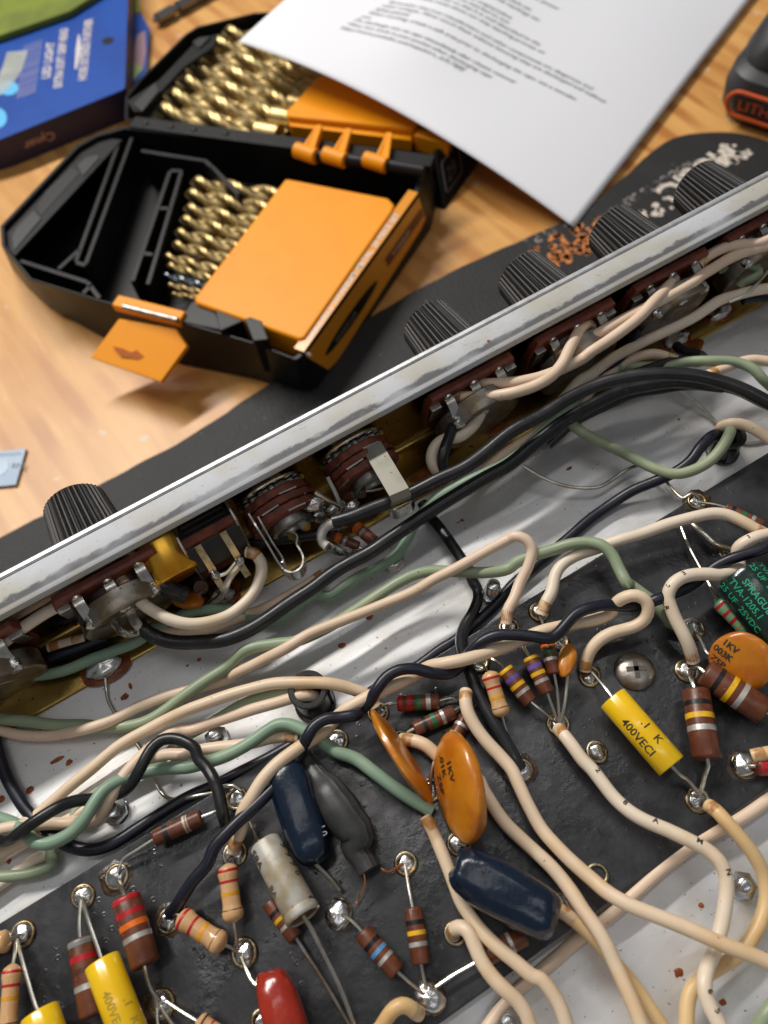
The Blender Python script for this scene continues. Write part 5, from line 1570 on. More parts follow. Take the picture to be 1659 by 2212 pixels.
def tray(poly, wall_top, mb, draft=.985, floor_z=-97.5, foot=None):
    n = len(poly)
    c = sum(poly, Vector()) / n
    c.z = 0

    def ring(sc, z):
        return [Vector((c.x + (p.x - c.x) * sc, c.y + (p.y - c.y) * sc, z)) for p in poly]
    rings = [foot or ring(draft, TZ + .05), ring(1.0, wall_top), ring(.975, wall_top), ring(.955, floor_z)]
    vs = [p for r_ in rings for p in r_]
    fs = [list(range(n))[::-1]]
    for j in range(3):
        for i in range(n):
            i2 = (i + 1) % n
            fs.append([j * n + i, j * n + i2, (j + 1) * n + i2, (j + 1) * n + i])
    fs.append([3 * n + i for i in range(n)])
    mb.add(vs, fs)
    return rings


case = thing("drill_bit_case", "open black and orange drill bit case lying flat with both halves full of gold bits", "tool case", Vector((cen.x, cen.y, TZ)))
mb = MB()
foot = pts("280.0,330.0,-99.9 225.0,345.0,-99.9 190.0,372.0,-99.9 22.0,540.0,-99.9 26.0,580.0,-99.9 60.0,622.0,-99.9 105.0,664.0,-99.9 245.0,742.0,-99.9 400.0,790.0,-99.9 560.0,822.0,-99.9 652.0,852.0,-99.9 690.0,846.0,-99.9 930.0,497.0,-99.9 948.0,420.0,-99.9")
rings = tray(base_poly, CT, mb, foot=foot)
mb.build("lower_tray", BLACKP, case, bevel=.8, sharp=30)
CASEG = mat("greyish_case_plastic", (.020, .021, .023), .42)


def rib(mb, s, th, z1, z0=-97.5):
    a, b = pts(s)
    a.z = b.z = 0
    d = (b - a).normalized()
    w = ZV.cross(d) * th
    mb.prism([a + w + ZV * z0, b + w + ZV * z0, b - w + ZV * z0, a - w + ZV * z0], ZV * (z1 - z0))


mb = MB()
for s in ("254.6,313.0,-78 163.7,564.3,-78", "284.4,296.5,-78 185.2,569.3,-78", "163.7,566.0,-78 185.2,572.6,-78", "367.1,369.2,-80 286.0,607.3,-80", "391.9,369.2,-80 319.1,613.9,-80", "367.1,367.6,-80 393.5,368.6,-80",
          "343.9,448.6,-80 368.7,450.2,-80", "307.5,546.1,-80 330.7,549.5,-80", "304.2,324.6,-77 439.8,346.1,-77", "439.8,344.4,-77 458.0,359.3,-77", "458.0,359.3,-77 515.9,418.8,-77",
          "43.0,562.7,-78 188.5,609.0,-78", "172.0,537.9,-78 125.7,580.9,-78", "188.5,609.0,-78 214.9,643.7,-78", "178.6,633.8,-78 198.4,613.9,-78"):
    rib(mb, s, 1.1, pts(s)[0].z)
mb.build("divider_rib", BLACKP, case, bevel=.3)
mb = MB()
mb.prism(pts("264.6,301.4,-77.5 211.6,296.5,-77.5 168.7,318.0,-77.5 9.9,489.9,-77.5 8.3,526.3,-77.5 31.4,552.8,-77.5"), ZV * -2)
mb.build("side_ledge", BLACKP, case, bevel=.3)
for s, h_ in (("165.3,356.0,-77 185.2,339.5,-77 211.6,333.5,-77 214.9,341.1,-77 178.6,379.2,-77", .5), ("24.8,511.4,-77 36.4,489.9,-77 72.8,453.6,-77 89.3,471.7,-77 29.8,541.2,-77", .5)):
    mb = MB()
    mb.prism(pts(s), ZV * -h_)
    mb.build("handle_recess", CASEG, case, bevel=.2)
mb = MB()
mb.prism(pts("79.4,451.9,-77.3 99.2,412.2,-77.3 132.3,382.5,-77.3 155.4,361.0,-77.3 172.0,374.2,-77.3 89.3,465.1,-77.3"), ZV * -.18)
mb.build("handle_slot", mat("slot_shade_black", (.003, .003, .003), .6), case)  # flat plate; near-black colour stands for the shade inside the slot

# lid half, lying open behind the hinge
lid_poly = pts("268.0,258.0,-83 270.0,208.0,-83 300.0,172.0,-83 400.0,73.0,-83 425.0,57.0,-83 549.0,27.0,-83 800.0,15.0,-83 985.0,120.0,-83 1018.0,236.0,-83 942.0,338.0,-83")
lid_foot = pts("285.0,262.0,-99.9 285.0,240.0,-99.9 315.0,205.0,-99.9 415.0,102.0,-99.9 440.0,85.0,-99.9 560.0,55.0,-99.9 810.0,40.0,-99.9 1000.0,200.0,-99.9 1045.0,338.0,-99.9 962.0,455.0,-99.9")
lc = sum(lid_poly, Vector()) / len(lid_poly)
mb = MB()
lr = tray(lid_poly, CT - 8, mb, foot=lid_foot)
mb.build("lid_tray", BLACKP, case, bevel=.8, sharp=30)
mb = MB()
mb.prism(pts("274.5,218.3,-77 343.9,172.0,-77 426.6,86.0,-77 469.6,72.8,-77 463.0,99.2,-77 396.8,145.5,-77 307.5,241.4,-77 287.7,238.1,-77"), ZV * -1.6)
mb.build("side_ledge", BLACKP, case, bevel=.3)
for s in ("287.7,224.9,-76 334.0,178.6,-76 343.9,195.1,-76 307.5,239.7,-76", "415.0,90.9,-76 429.9,81.0,-76 456.3,77.7,-76 429.9,102.5,-76"):
    mb = MB()
    mb.prism(pts(s), ZV * -1)
    mb.build("handle_recess", CASEG, case, bevel=.2)

# hinge: black barrel with three orange knuckles
h0, h1 = pts("285.0,262.0,-74 935.0,347.0,-74")
hd = (h1 - h0).normalized()
hn = ZV.cross(hd)
mb = MB()
mb.box((h0 + h1) / 2 - ZV * 2.2, (h1 - h0) / 2, hn * 4.0, ZV * 2.2)
for f in (.05, .14, .22, .33):
    mb.lathe(h0 + (h1 - h0) * f + ZV * .1, ZV, [(0, 1.6), (.5, 1.4), (.8, .6)], 14)
mb.build("hinge_bar", BLACKP, case, bevel=.5)
for s in ("655.6,329.2 699.3,340.1", "748.4,345.6 784.8,351.0", "837.5,358.3 915.7,371.0"):
    mb = MB()
    a, b = [at(*[float(x) for x in q.split(',')[:2]], -70.5) for q in s.split()]
    mb.tube([a, b], 2.9, 18)
    mb.build("hinge_barrel", BLACKP, case)
for s, arm in (("639.3,323.7 682.9,338.3", "653.8,320.1 686.5,269.2"), ("701.1,332.8 746.6,347.4", "719.3,327.4 750.2,276.5"), ("788.4,343.7 835.7,358.3", "813.9,338.3 837.5,285.5")):
    mb = MB()
    a, b = [at(*[float(x) for x in q.split(',')[:2]], -69.5) for q in s.split()]
    mb.tube([a, b], 3.6, 20)
    kn = mb.build("hinge_knuckle", ORANGE, case, bevel=.3)
    mb = MB()
    a, b = [at(*[float(x) for x in q.split(',')[:2]], -69) for q in arm.split()]
    d = (b - a)
    w = ZV.cross(d).normalized()
    mb.prism([a + w * .7, a - w * .7, b - w * .5, b + w * .5], ZV * -5)
    mb.prism([a - w * 1 + hd * 4.5, b + hd * 2.0, b + hd * .5, a + hd * 1.5], ZV * -4)
    mb.build("hinge_arm", ORANGE, kn)

# orange inserts
mb = MB()
q = pts("616.5,385.5,-72.5 636.5,388.5,-72.5 838.4,427.4,-72.5 853.0,441.9,-72.5 847.5,456.5,-72.5 658.4,729.3,-72.5 645.6,732.9,-72.5 421.9,652.9,-72.5 420.1,642.0,-72.5")
mb.prism([p - ZV * 13 for p in q], ZV * 13)
mb.build("orange_insert", ORANGE, case, bevel=1.0)
mb = MB()
q = pts("686.5,165.5,-78 616.7,241.9,-78 621.1,251.0,-78 888.4,278.3,-78 897.5,272.8,-78 941.2,203.7,-78 930.3,181.9,-78 784.8,138.2,-78")
mb.prism([p - ZV * 9 for p in q], ZV * 9)
mb.build("orange_insert", ORANGE, case, bevel=.8)
mb = MB()
q = pts("903.0,278.3,-79 893.9,291.0,-79 933.9,301.9,-79 966.6,309.2,-79 977.5,283.7,-79")
mb.prism([p - ZV * 9 for p in q], ZV * 9)
mb.build("orange_insert", ORANGE, case, bevel=.8)
mb = MB()
q = pts("619.2,254.6,-71 888.4,289.2,-71 899.3,338.3,-71 632.0,296.5,-71")
mb.prism([Vector((p.x, p.y, -87)) for p in pts("621.1,251.0,-78 888.4,281.9,-78 886.6,291.0,-78 624.7,260.1,-78")], ZV * 6)
mb.build("insert_front", ORANGE, case)
# black stops at the tray's front edge
for s in ("474.7,714.7,-72 463.8,667.5,-72 525.6,692.9,-72", "527.4,689.3,-70 540.1,683.8,-70 565.6,692.9,-70 580.2,732.9,-70 547.4,736.6,-70"):
    mb = MB()
    mb.prism([p - ZV * 20 for p in pts(s)], ZV * 20)
    mb.build("stop_tab", BLACKP, case, bevel=.4)
mb = MB()
mb.prism([p - ZV * 20 for p in pts("383.7,692.9,-74.5 416.5,649.3,-74.5 452.8,663.8,-74.5 474.7,687.5,-74.5 485.6,714.7,-74.5")], ZV * 20)
mb.build("corner_pocket", BLACKP, case, bevel=.4)

# latch
l0, l1 = pts("246.4,652.0,-73 391.9,688.3,-73")
ld_ = (l1 - l0).normalized()
lw = ZV.cross(ld_)
if lw.dot(VV) < 0:
    lw = -lw
mb = MB()
mb.box((l0 + l1) / 2 - ZV * 1.6 - lw * 1.0, (l1 - l0) / 2, lw * 3.0, ZV * 2.0)
lb = mb.build("latch_hinge", ORANGE, case, bevel=.6)
mb = MB()
p0, p1 = pts("267.9,662.9,-70.5 383.6,691.6,-70.5")
mb.tube([p0, p1], 1.25, 14)
mb.build("hinge_pin", STEEL, lb)
lt = pts("256.3,688.3,-74.5 378.6,709.8,-74.5 404.1,747.9,-78 347.2,825.6,-83 195.1,772.7,-83")
th_ = (lt[1] - lt[0]).cross(lt[4] - lt[0]).normalized()
if th_.z > 0:
    th_ = -th_
mb = MB()
mb.prism(lt, th_ * 2.6)
mb.build("latch_tab", ORANGE, lb, bevel=.4)
mb = MB()
nrm = -th_
aq = pts("246.4,749.5,-80.6 269.5,754.5,-80.4 287.7,762.7,-80.4 299.3,757.8,-79.9 315.8,772.7,-80.2 302.6,779.3,-80.9 291.0,776.0,-81 264.6,771.0,-81.2")


def on_plane(p):
    d = (p - LENS).normalized()
    k = (lt[0] - LENS).dot(nrm) / d.dot(nrm)
    return LENS + d * k


mb.prism([on_plane(p) + nrm * 1.1 for p in aq], nrm * .5)
mb.build("embossed_arrow", mat("relief_shade_orange", (.50, .12, .004), .5), lb)  # same plastic as the latch; relief shading painted as darker orange

# printed label wrapped on the right-hand wall
i0 = 11
ta, tb_ = rings[1][i0], rings[1][12]
ba, bb = rings[0][i0], rings[0][12]
wn = (tb_ - ta).cross(ba - ta).normalized()
if wn.dot(LENS - ta) < 0:
    wn = -wn


def wall(s, t, off=.25):
    p = (ta * (1 - s) + tb_ * s) * (1 - t) + (ba * (1 - s) + bb * s) * t
    return p + wn * off


WLEN, WHT = (tb_ - ta).length, (ba - ta).length


def wall_fn(s0, t0, off):
    return lambda x, y: wall(s0 + x / WLEN, t0 - y / WHT, off)


lab = mat("orange_label_film", (.80, .30, .012), .30, coat=.3)
mb = MB()
mb.prism([wall(.02, .06), wall(.985, .06), wall(.985, .62), wall(.93, .70), wall(.16, .90), wall(.09, .82)], wn * .12)
ll = mb.build("printed_label", lab, case)
mb = MB()
f_ = Vector((wn.x, wn.y, 0)).normalized()
mb.prism([wall(.02, 0, .3) + ZV * .9, wall(.985, 0, .3) + ZV * .9, wall(.985, 0, .3) - f_ * 4.6 + ZV * .9, wall(.02, 0, .3) - f_ * 4.6 + ZV * .9], ZV * .4)
mb.build("label_fold", lab, ll)
mb = MB()
n = 26
mb.prism([wall(.33 + .22 * math.cos(2 * math.pi * k / n), .50 + .13 * math.sin(2 * math.pi * k / n), .42) for k in range(n)], wn * .05)
mb.build("dark_oval", BLACKP, ll)
mb = MB()
mb.prism([wall(.64, .30, .42), wall(.98, .30, .42), wall(.98, .52, .42), wall(.64, .52, .42)], wn * .05)
mb.build("brown_panel", mat("brown_label_ink", (.16, .035, .012), .4), ll)
WHITE_INK = mat("white_ink", (.70, .66, .60), .5)
mb = MB()
fold = wn.copy()
fold.z = 0
fold.normalize()
fy = ZV
fx = (tb_ - ta).normalized()
letter(mb, "DRILL BITS  TITANIUM  METAL  29 PIECE SET", 4.0, lambda x, y: ta + fx * (x + 8) - fold * (.5 + y) + ZV * 1.4, bold=.02)
letter(mb, "TITANIUM", 3.6, wall_fn(.69, .47, .55))
mb.build("lettering", WHITE_INK, ll, sharp=0)
mb = MB()
letter(mb, "WARRIOR", 3.6, wall_fn(.19, .56, .52), spacing=1.15)
mb.build("lettering", mat("grey_label_ink", (.30, .28, .25), .5), ll, sharp=0)
mb = MB()
mb.sell(wall(.03, .04, .8), hd * 1.6, VV * 1.6, ZV * 1.0, 1, 1, 14, 8)
mb.build("worn_corner", mat("worn_white_corner", (.55, .50, .44), .5, var=(.3, .26, .22), vs=600), ll)
# number plate on the lid's right-hand wall
j = 9
ta2, tb2, ba2, bb2 = lr[1][j], lr[1][j - 1], lr[0][j], lr[0][j - 1]
wn2 = (tb2 - ta2).cross(ba2 - ta2).normalized()
if wn2.dot(LENS - ta2) < 0:
    wn2 = -wn2
w2, h2 = (tb2 - ta2).length, (ba2 - ta2).length


def wall2(x, y, off=.4):
    p = ta2 + (tb2 - ta2) * (x / w2)
    return p + (ba2 - ta2) * ((h2 - y) / h2) + wn2 * off


mb = MB()
letter(mb, "29", 9.5, lambda x, y: wall2(x + 6, y + 9, .5))
fr = [(4, 6), (19, 6), (20, 7), (20, 19), (19, 20), (4, 20), (3, 19), (3, 7)]
for (x0, y0), (x1, y1) in zip(fr, fr[1:] + fr[:1]):
    a, b = wall2(x0, y0, .5), wall2(x1, y1, .5)
    mb.tube([a, b], .3, 6)
mb.build("number_badge", mat("moulded_grey_mark", (.11, .10, .10), .5), case, sharp=0)

# the drill bits
SHAPE = [1 - .62 * abs(math.sin(math.pi * 2 * k / 20)) ** 2.6 for k in range(20)]


def drill_bit(label, a, b, r, group, m_=GOLD):
    d = (b - a).normalized()
    L_ = (b - a).length
    t = thing("drill_bit", label, "drill bit", a, group)
    step = max(r * .28, .5)
    n = int(L_ / step)
    p, rr, tw = [], [], []
    tip = r * 1.0
    for i in range(n + 1):
        x = L_ * i / n
        p.append(a + d * x)
        rr.append(r * min(1.0, .12 + x / tip * .88))
        tw.append(x / (r * 8.6) * 2 * math.pi)
    mb = MB()
    mb.tube(p, rr, 20, True, tw, SHAPE)
    mb.build("fluted_shaft", m_, t, sharp=28)
    mb = MB()
    mb.tube([b - d * .2, b + d * 12], r * .92, 14)
    mb.build("shank", m_, t)


ORD = ["first", "second", "third", "fourth", "fifth", "sixth", "seventh", "eighth", "ninth", "tenth", "eleventh"]
left = pts("411.0,394.6,-84 398.3,420.1,-84 396.5,451.0,-84 387.4,474.7,-84 376.5,502.0,-84 371.0,527.4,-84 352.8,552.9,-84 360.1,572.2,-84 351.0,592.9,-84 361.9,614.7,-84 369.2,634.7,-84")
rgt = pts("609.3,427.4,-84 583.8,456.5,-84 562.0,485.6,-84 540.1,512.9,-84 522.0,540.1,-84 503.8,565.6,-84 485.6,589.3,-84 471.0,607.4,-84 458.3,622.0,-84 447.4,634.7,-84 438.3,644.9,-84")
rad = [4.6, 4.4, 4.1, 3.8, 3.5, 3.2, 2.8, 2.3, 1.9, 1.6, 1.3]
BLUESTEEL = mat("dark_blued_steel", (.16, .19, .22), .25, 1.0)
for i in range(11):
    drill_bit(ORD[i] + " twist drill bit counted from the hinge in the lower tray" + (", dark steel" if i == 8 else ", gold coated"), left[i], rgt[i], rad[i], "drill bits in the lower tray", BLUESTEEL if i == 8 else GOLD)
    if 1 < i < 8:
        drill_bit("gold drill bit lying deeper between the " + ORD[i] + " and next one in the lower tray", (left[i] + left[min(i + 1, 10)]) / 2 - ZV * 5 + hd * 6, (rgt[i] + rgt[i + 1]) / 2 - ZV * 5, rad[i] * .9, "drill bits in the lower tray")
left = pts("334.0,239.7,-86 353.8,206.7,-86 380.3,176.9,-86 396.8,145.5,-86 426.6,119.0,-86 453.0,94.2,-86 479.5,71.1,-86")
off = pts("479.5,274.5,-82 515.9,251.3,-82 548.6,231.5,-82")
dv = (pts("621.1,261.9,-82")[0] - pts("493.7,236.4,-82")[0]).normalized()
rad = [6.6, 6.4, 6.2, 6.0, 5.8, 5.5, 5.2]
for i in range(7):
    drill_bit(ORD[i] + " large gold twist drill bit counted from the hinge in the lid", left[i], left[i] + dv * (62 + i * 4), rad[i], "drill bits in the lid")
    if i < 6:
        drill_bit("large gold drill bit lying deeper between the " + ORD[i] + " and next one in the lid", (left[i] + left[i + 1]) / 2 - ZV * 6 + dv * 8, (left[i] + left[i + 1]) / 2 - ZV * 6 + dv * (64 + i * 4), rad[i] * .95, "drill bits in the lid")

# ------------------------------------------------------------------ sheet of paper
pl = at(515, 90, -62)
pf = at(1240, 490, -96)
ex = pf - pl
ex.z = 0
PW = ex.length
ex.normalize()
ey = Vector((-ex.y, ex.x, 0))


def paper(x, y, lift=0.0):
    """x along the lower edge from the left corner, y up the sheet (mm)."""
    s = x / PW
    f = min(max((s - .05) / .95, 0), 1)
    z = -62 - 34.2 * f ** 2.0 + 5.0 * math.exp(-((s - .40) / .16) ** 2) * min(1, y / 60)
    z += 1.2 * math.sin(y * .035 + s * 3) * (1 - f)
    return Vector((pl.x, pl.y, 0)) + ex * x + ey * y + ZV * (z + lift)


mb = MB()
nx, ny = 60, 60
PH = 250.0
vs = [paper(PW * i / nx, PH * j / ny) for j in range(ny + 1) for i in range(nx + 1)]
fs = [[j * (nx + 1) + i, j * (nx + 1) + i + 1, (j + 1) * (nx + 1) + i + 1, (j + 1) * (nx + 1) + i] for j in range(ny) for i in range(nx)]
mb.add(vs, fs)
sheet = mb.build("paper_sheet", mat("white_paper", (.86, .87, .92), .6, spec=.3), None, sharp=60)
tag(sheet, "white printed sheet draped from the drill bit case onto the black mat", "paper")
so = sheet.modifiers.new("thickness", 'SOLIDIFY')
so.thickness = .00012
so.offset = -1
LINES = [
    ("https://www.youtube.com/watch?v=_ATLTEJ5J", 0),
    ("Wear two tools in your pocket when discharging caps", 1),
    ("Do discharge one via caps immediately after chassis removal", 2),
    ("you", 3),
    ("When working, create a safe area prior to discharging the caps, use a wooden", 4),
    ("Safety glasses", 5),
    ("other voltages. Never touch them without knowing they are discharged and without", 6),
    ("Remember that your transformers and other components are dangerous and", 7),
    ("Please make notes about our amp teaching process on", 9),
    ("when you solder so that it is well described to the", 10),
    ("whether parts were inserted or not", 11),
    ("Return everything to original place", 12),
    ("Look for makers or brands markings etc", 14),
    ("Record the transformer details etc", 15),
    ("Check speakers, tubes/housings, power", 17.5),
    ("the TUBE", 19.5),
    ("Read about upon", 21),
    ("before you GET go", 22),
]
mb = MB()
MARG, BOT, PITCH, TS = 40.6, 31.7, 4.2, 3.5
for txt, k in LINES:
    letter(mb, txt, TS, lambda x, y: paper(x + .32 * (y - BOT), y + .16 * (x - MARG), .3), x0=MARG, y0=BOT + k * PITCH, bold=.006)
mb.build("printed_text", mat("grey_toner", (.17, .17, .18), .6), sheet, sharp=0)

# ------------------------------------------------------------------ blue boxed package, green card, second blue card
bq = pts("-260.0,275.0,-84 265.0,195.0,-84 276.0,-60.0,-84 -260.0,-60.0,-84")
bq = pts("-170.0,350.0,-84 0.0,302.0,-84 262.0,196.0,-84 270.0,190.0,-84 276.0,20.0,-84 277.0,-80.0,-84 -170.0,-80.0,-84")
BLUE = mat("printed_blue_card", (.010, .078, .40), .33, var=(.010, .065, .35), vs=40, coat=.2)
pk = thing("boxed_package", "flat blue box with white print and a hang hole lying at the upper left", "box", Vector((bq[2].x, bq[2].y, TZ)))
mb = MB()
mb.prism([Vector((p.x, p.y, TZ + .1)) for p in bq], ZV * 15.7)
mb.build("carton", mat("dark_navy_card_side", (.022, .018, .055), .5), pk, bevel=.2)
mb = MB()
mb.prism([p + ZV * -.15 for p in bq], ZV * .35)
mb.build("printed_front", BLUE, pk)
hc = at(233, 88, -84 + .25)
mb = MB()
mb.lathe(hc, ZV, [(0, 3.4), (.08, 3.4)], 24)
mb.build("hang_hole", mat("hole_shade_black", (.004, .004, .004), .8), pk)  # thin disc on the card; black colour stands for shade in the hole
PINKINK = mat("pale_pink_print", (.66, .60, .60), .5)


def col_text(mb, txt, s0, s1, size, z=-83.6):
    a, b = at(*s0, z), at(*s1, z)
    x = (b - a).normalized()
    y = ZV.cross(x)
    vs, fs = text_shape(txt, size, bold=.03)
    w = max(v[0] for v in vs)
    k = (b - a).length / w
    mb.add([a + x * (v[0] * k) + y * v[1] for v in vs], fs)


mb = MB()
col_text(mb, "HOSE EXTENDS FURTHER", (186, 172), (200, 40), 6.5)
col_text(mb, "EXTRA SOFT GRIP HEAD", (133, 188), (147, 60), 6.5)
col_text(mb, "LED LIGHT", (107, 168), (118, 90), 6.5)
mb.build("lettering", PINKINK, pk, sharp=0)
mb = MB()
for i in range(5):
    col_text(mb, "bends and stays where you set it", (42 + i * 8.5, 212 - i * 3), (57 + i * 8.5, 98 - i * 3), 3.0)
mb.build("lettering", mat("faint_violet_print", (.22, .24, .50), .5), pk, sharp=0)
mb = MB()
mb.prism([at(x, y, -83.7) for x, y in ((161, 150), (166, 148), (176, 105), (172, 75), (169, 75), (164, 105))], ZV * .1)
mb.build("printed_diamond", PINKINK, pk)
mb = MB()
tube_ = smooth([at(x, y, -83.6) for x, y in ((-60, 215), (-10, 195), (20, 160), (38, 110))], 1.0)
for i in range(0, len(tube_) - 1, 2):
    d = (tube_[i + 1] - tube_[i]).normalized()
    w = ZV.cross(d)
    mb.prism([tube_[i] + w * 6, tube_[i] - w * 6, tube_[i] - w * 6 + d * 1.6, tube_[i] + w * 6 + d * 1.6], ZV * .05)
mb.build("printed_hose", mat("printed_grey", (.45, .48, .44), .5), pk)
mb = MB()
mb.prism([at(18 + 22 * math.cos(k * .5236), 190 + 16 * math.sin(k * .5236), -83.72) for k in range(12)], ZV * .05)
mb.prism([at(-5 + 20 * math.cos(k * .5236), 255 + 22 * math.sin(k * .5236), -83.72) for k in range(12)], ZV * .05)
mb.build("printed_glow", mat("cyan_print", (.10, .50, .85), .5), pk)
# script on the box's dark side, upside down from here
mb = MB()
sa, sb_ = Vector((bq[2].x, bq[2].y, 0)), Vector((bq[1].x, bq[1].y, 0))
sdn = (sb_ - sa).normalized()
sout = ZV.cross(sdn)
if sout.dot(LENS - sa) < 0:
    sout = -sout
vs, fs = text_shape("Cyner", 6.5, bold=.015)
st_ = at(117, 286, -90)
kx = (Vector((st_.x, st_.y, 0)) - sa).dot(sdn)
mb.add([sa + sdn * (kx + x * 1.05) + sout * .25 + ZV * (TZ + 11.0 - (y + 1.0)) for x, y, _ in vs], fs)
mb.build("lettering", mat("copper_foil_print", (.50, .28, .22), .4), pk, sharp=0)

gq = pts("-120.0,112.0,-80 0.0,76.0,-80 150.0,24.0,-80 235.0,-30.0,-80 -120.0,-60.0,-80")
mb = MB()
mb.prism([p - ZV * 3.4 for p in gq], ZV * 3.4)
o = mb.build("green_packet", mat("olive_green_card", (.19, .24, .004), .5, var=(.13, .17, .004), vs=40), None, bevel=.4)
tag(o, "olive green packet lying across the blue box at the top left corner", "packet")
t = thing("printed_card", "blue card with a pink and green picture edge sticking out behind the blue box", "card", at(300, 150, -97))
mb = MB()
cq = pts("262.0,200.0,-96 315.0,160.0,-96 322.0,60.0,-96 305.0,30.0,-96 255.0,30.0,-96")
mb.prism([p - ZV * 3.5 for p in cq], ZV * 3.5)
mb.build("card", BLUE, t)
mb = MB()
mb.prism(pts("297.6,75.4,-95.9 313.5,65.5,-95.9 315.5,111.1,-95.9 309.5,146.8,-95.9 283.7,127.0,-95.9"), ZV * .1)
mb.build("pink_picture", mat("dusky_pink_print", (.34, .20, .24), .5), t)
mb = MB()
mb.prism(pts("283.7,127.0,-95.9 309.5,147.8,-95.9 277.8,186.5,-95.9 274.8,174.6,-95.9"), ZV * .12)
mb.build("green_picture", mat("pale_green_print", (.30, .36, .14), .5), t)
mb = MB()
mb.prism(pts("276.8,0.0,-95.8 297.6,0.0,-95.8 303.6,25.8,-95.8 276.8,29.8,-95.8"), ZV * .12)
mb.build("olive_strip", mat("olive_green_card", (.16, .20, .008), .5), t)

# steel screwdriver bit, steel rule
t = thing("driver_bit", "grey steel screwdriver bit lying on the wood at the top edge", "driver bit", at(350, 35, TZ + 4))
a, b = at(338, 42, TZ + 4), at(470, -32, TZ + 4)
d = (b - a).normalized()
DST = mat("dark_bit_steel", (.22, .22, .22), .35, 1.0)
MB().lathe(a, d, [(0, 2.6), (.5, 3.4), (12, 3.6), (12.5, 2.6), (15.5, 2.6), (16, 3.6), (60, 3.6)], 6).build("hex_shank", DST, t, sharp=25)
MB().lathe(a + d * -2, d, [(0, 1.2), (2, 2.2)], 6).build("tip", DST, t)
t = thing("steel_rule", "slanted end of a pale steel rule lying on the wood at the left edge", "rule", at(20, 1010, TZ))
rq = pts("-120.0,985.0,-98.6 0.0,975.0,-98.6 56.0,969.0,-98.6 34.0,1047.0,-98.6 0.0,1050.0,-98.6 -120.0,1058.0,-98.6")
mb = MB()
mb.prism([p - ZV * 1.1 for p in rq], ZV * 1.1)
mb.build("blade", mat("pale_rule_steel", (.26, .32, .40), .5, .3, var=(.23, .29, .37), vs=60), t)
rx = (at(50, 1003, -98.5) - at(20, 1006, -98.5)).normalized()
ry = ZV.cross(rx)
mb = MB()
letter(mb, "RNJ", 3.6, plane_fn(at(24, 1012, -98.5), rx, ry, .03))
for i in range(14):
    q = at(-30 + i * 5.6, 981 - i * .3, -98.5)
    mb.add([q + ZV * .03, q + rx * .25 + ZV * .03, q + rx * .25 - ry * 1.5 + ZV * .03, q - ry * 1.5 + ZV * .03], [[0, 1, 2, 3]])
mb.build("engraving", mat("etched_grey", (.06, .07, .08), .5), t, sharp=0)
mb = MB()
mb.sell(at(-2, 1010, -98.45), rx * 4, ry * 4.2, ZV * .05, 1, 1, 20, 4)
mb.build("round_mark", mat("grey_mark", (.22, .27, .33), .45, .4), t)

# ------------------------------------------------------------------ cordless battery
BAT = mat("battery_black_plastic", (.020, .020, .021), .45, var=(.03, .03, .03), vs=60, bump=.15, bs=900, bd=.0002)
BOR = mat("battery_orange_trim", (.62, .085, .008), .45)
f0 = at(1560, 203, -87.5)
f1 = at(1700, 248, -87.5)
bx = f1 - f0
bx.z = 0
bx.normalize()
by = Vector((-bx.y, bx.x, 0))
if by.dot(VV) > 0:
    by = -by
bo = Vector((f0.x, f0.y, 0))
t = thing("tool_battery", "black cordless tool battery with orange trim at the right edge behind the mat", "battery", Vector((bo.x, bo.y, TZ)))


def bp(x, y, z):
    return bo + bx * x + by * y + ZV * z


def rrect(x0, x1, y0, y1, r, n=6):
    out = []
    for cx_, cy_, a0 in ((x1 - r, y1 - r, 0), (x0 + r, y1 - r, 90), (x0 + r, y0 + r, 180), (x1 - r, y0 + r, 270)):
        for k in range(n + 1):
            a = math.radians(a0 + 90 * k / n)
            out.append((cx_ + r * math.cos(a), cy_ + r * math.sin(a)))
    return out


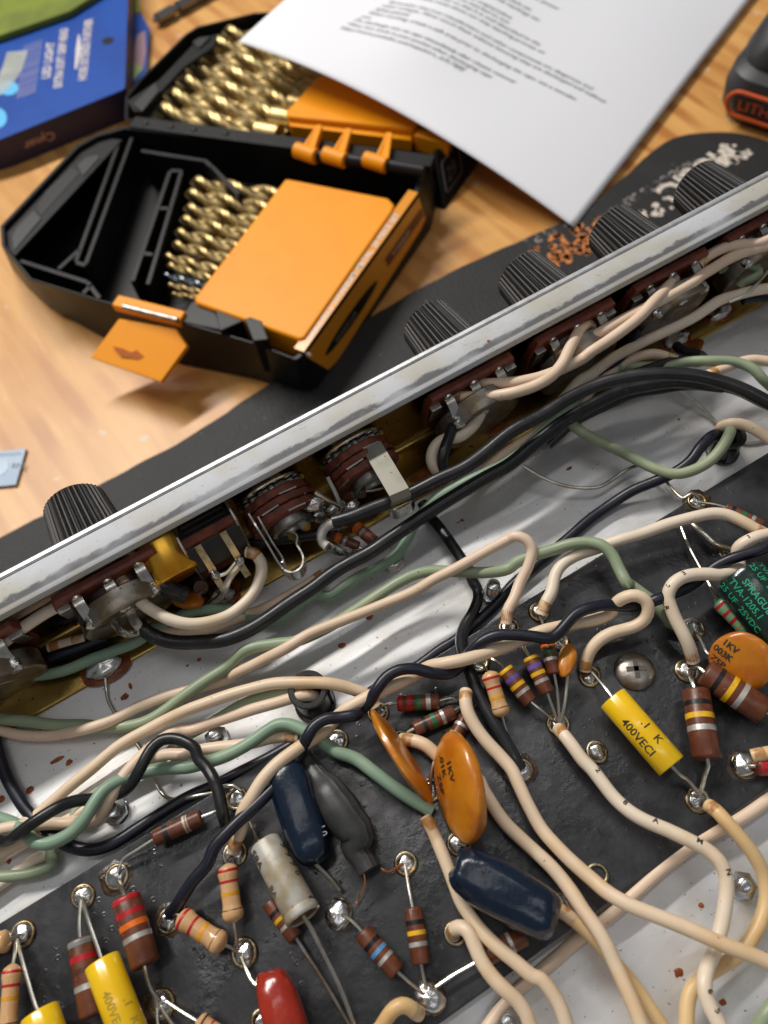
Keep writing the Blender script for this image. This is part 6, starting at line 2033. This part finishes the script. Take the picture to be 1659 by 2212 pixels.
def loft(mb, levels):
    vs, n = [], len(levels[0][0])
    for ring_, z in levels:
        vs += [bp(x, y, z) for x, y in ring_]
    fs = [list(range(n))[::-1], [(len(levels) - 1) * n + k for k in range(n)]]
    for j in range(len(levels) - 1):
        for k in range(n):
            k2 = (k + 1) % n
            fs.append([j * n + k, j * n + k2, (j + 1) * n + k2, (j + 1) * n + k])
    mb.add(vs, fs)


mb = MB()
loft(mb, [(rrect(1, 71, 1, 75, 12), TZ + .1), (rrect(-2, 74, -2, 78, 14), TZ + 6), (rrect(-3, 75, -3, 79, 15), TZ + 16), (rrect(-2, 74, -1, 78, 15), TZ + 23), (rrect(1, 71, 3, 75, 15), TZ + 26), (rrect(2, 70, 5, 74, 14), TZ + 26.3)])
mb.build("lower_shell", BAT, t, sharp=30)
mb = MB()
loft(mb, [(rrect(1, 71, 4, 75, 14), TZ + 26.4), (rrect(0, 72, 4, 76, 15), TZ + 30), (rrect(3, 70, 9, 74, 15), TZ + 40), (rrect(9, 66, 17, 70, 14), TZ + 46)])
mb.build("upper_shell", BAT, t, sharp=30)
# orange stadium and word on the front face
ring_ = [bp(4 + x, -3.4, TZ + 12.5 + y) for x, y in [(6 + 6 * math.cos(a), 6 * math.sin(a)) for a in [math.pi / 2 + k * math.pi / 10 for k in range(11)]]]
ring_ += [bp(56 + 6 * math.cos(a), -3.4, TZ + 12.5 + 6 * math.sin(a)) for a in [-math.pi / 2 + k * math.pi / 10 for k in range(11)]]
mb = MB()
mb.tube(ring_ + [ring_[0], ring_[1]], .95, 8, False)
mb.build("front_trim_loop", BOR, t)
mb = MB()
letter(mb, "LITHIUM", 7.6, lambda x, y: bp(9.5 + x, -3.4, TZ + 9.8 + y), spacing=1.05)
mb.build("lettering", BOR, t, sharp=0)
mb = MB()
lp = [(18, 30), (24, 16), (40, 14), (60, 14)]
lp = [bp(20 + 22 * math.cos(a) + 22, 34 + 18 * math.sin(a), TZ + 40.5 + 0) for a in [k * math.pi / 12 for k in range(25)]]
mb.tube(lp, 1.9, 8, False)
mb.build("top_trim_loop", BOR, t)
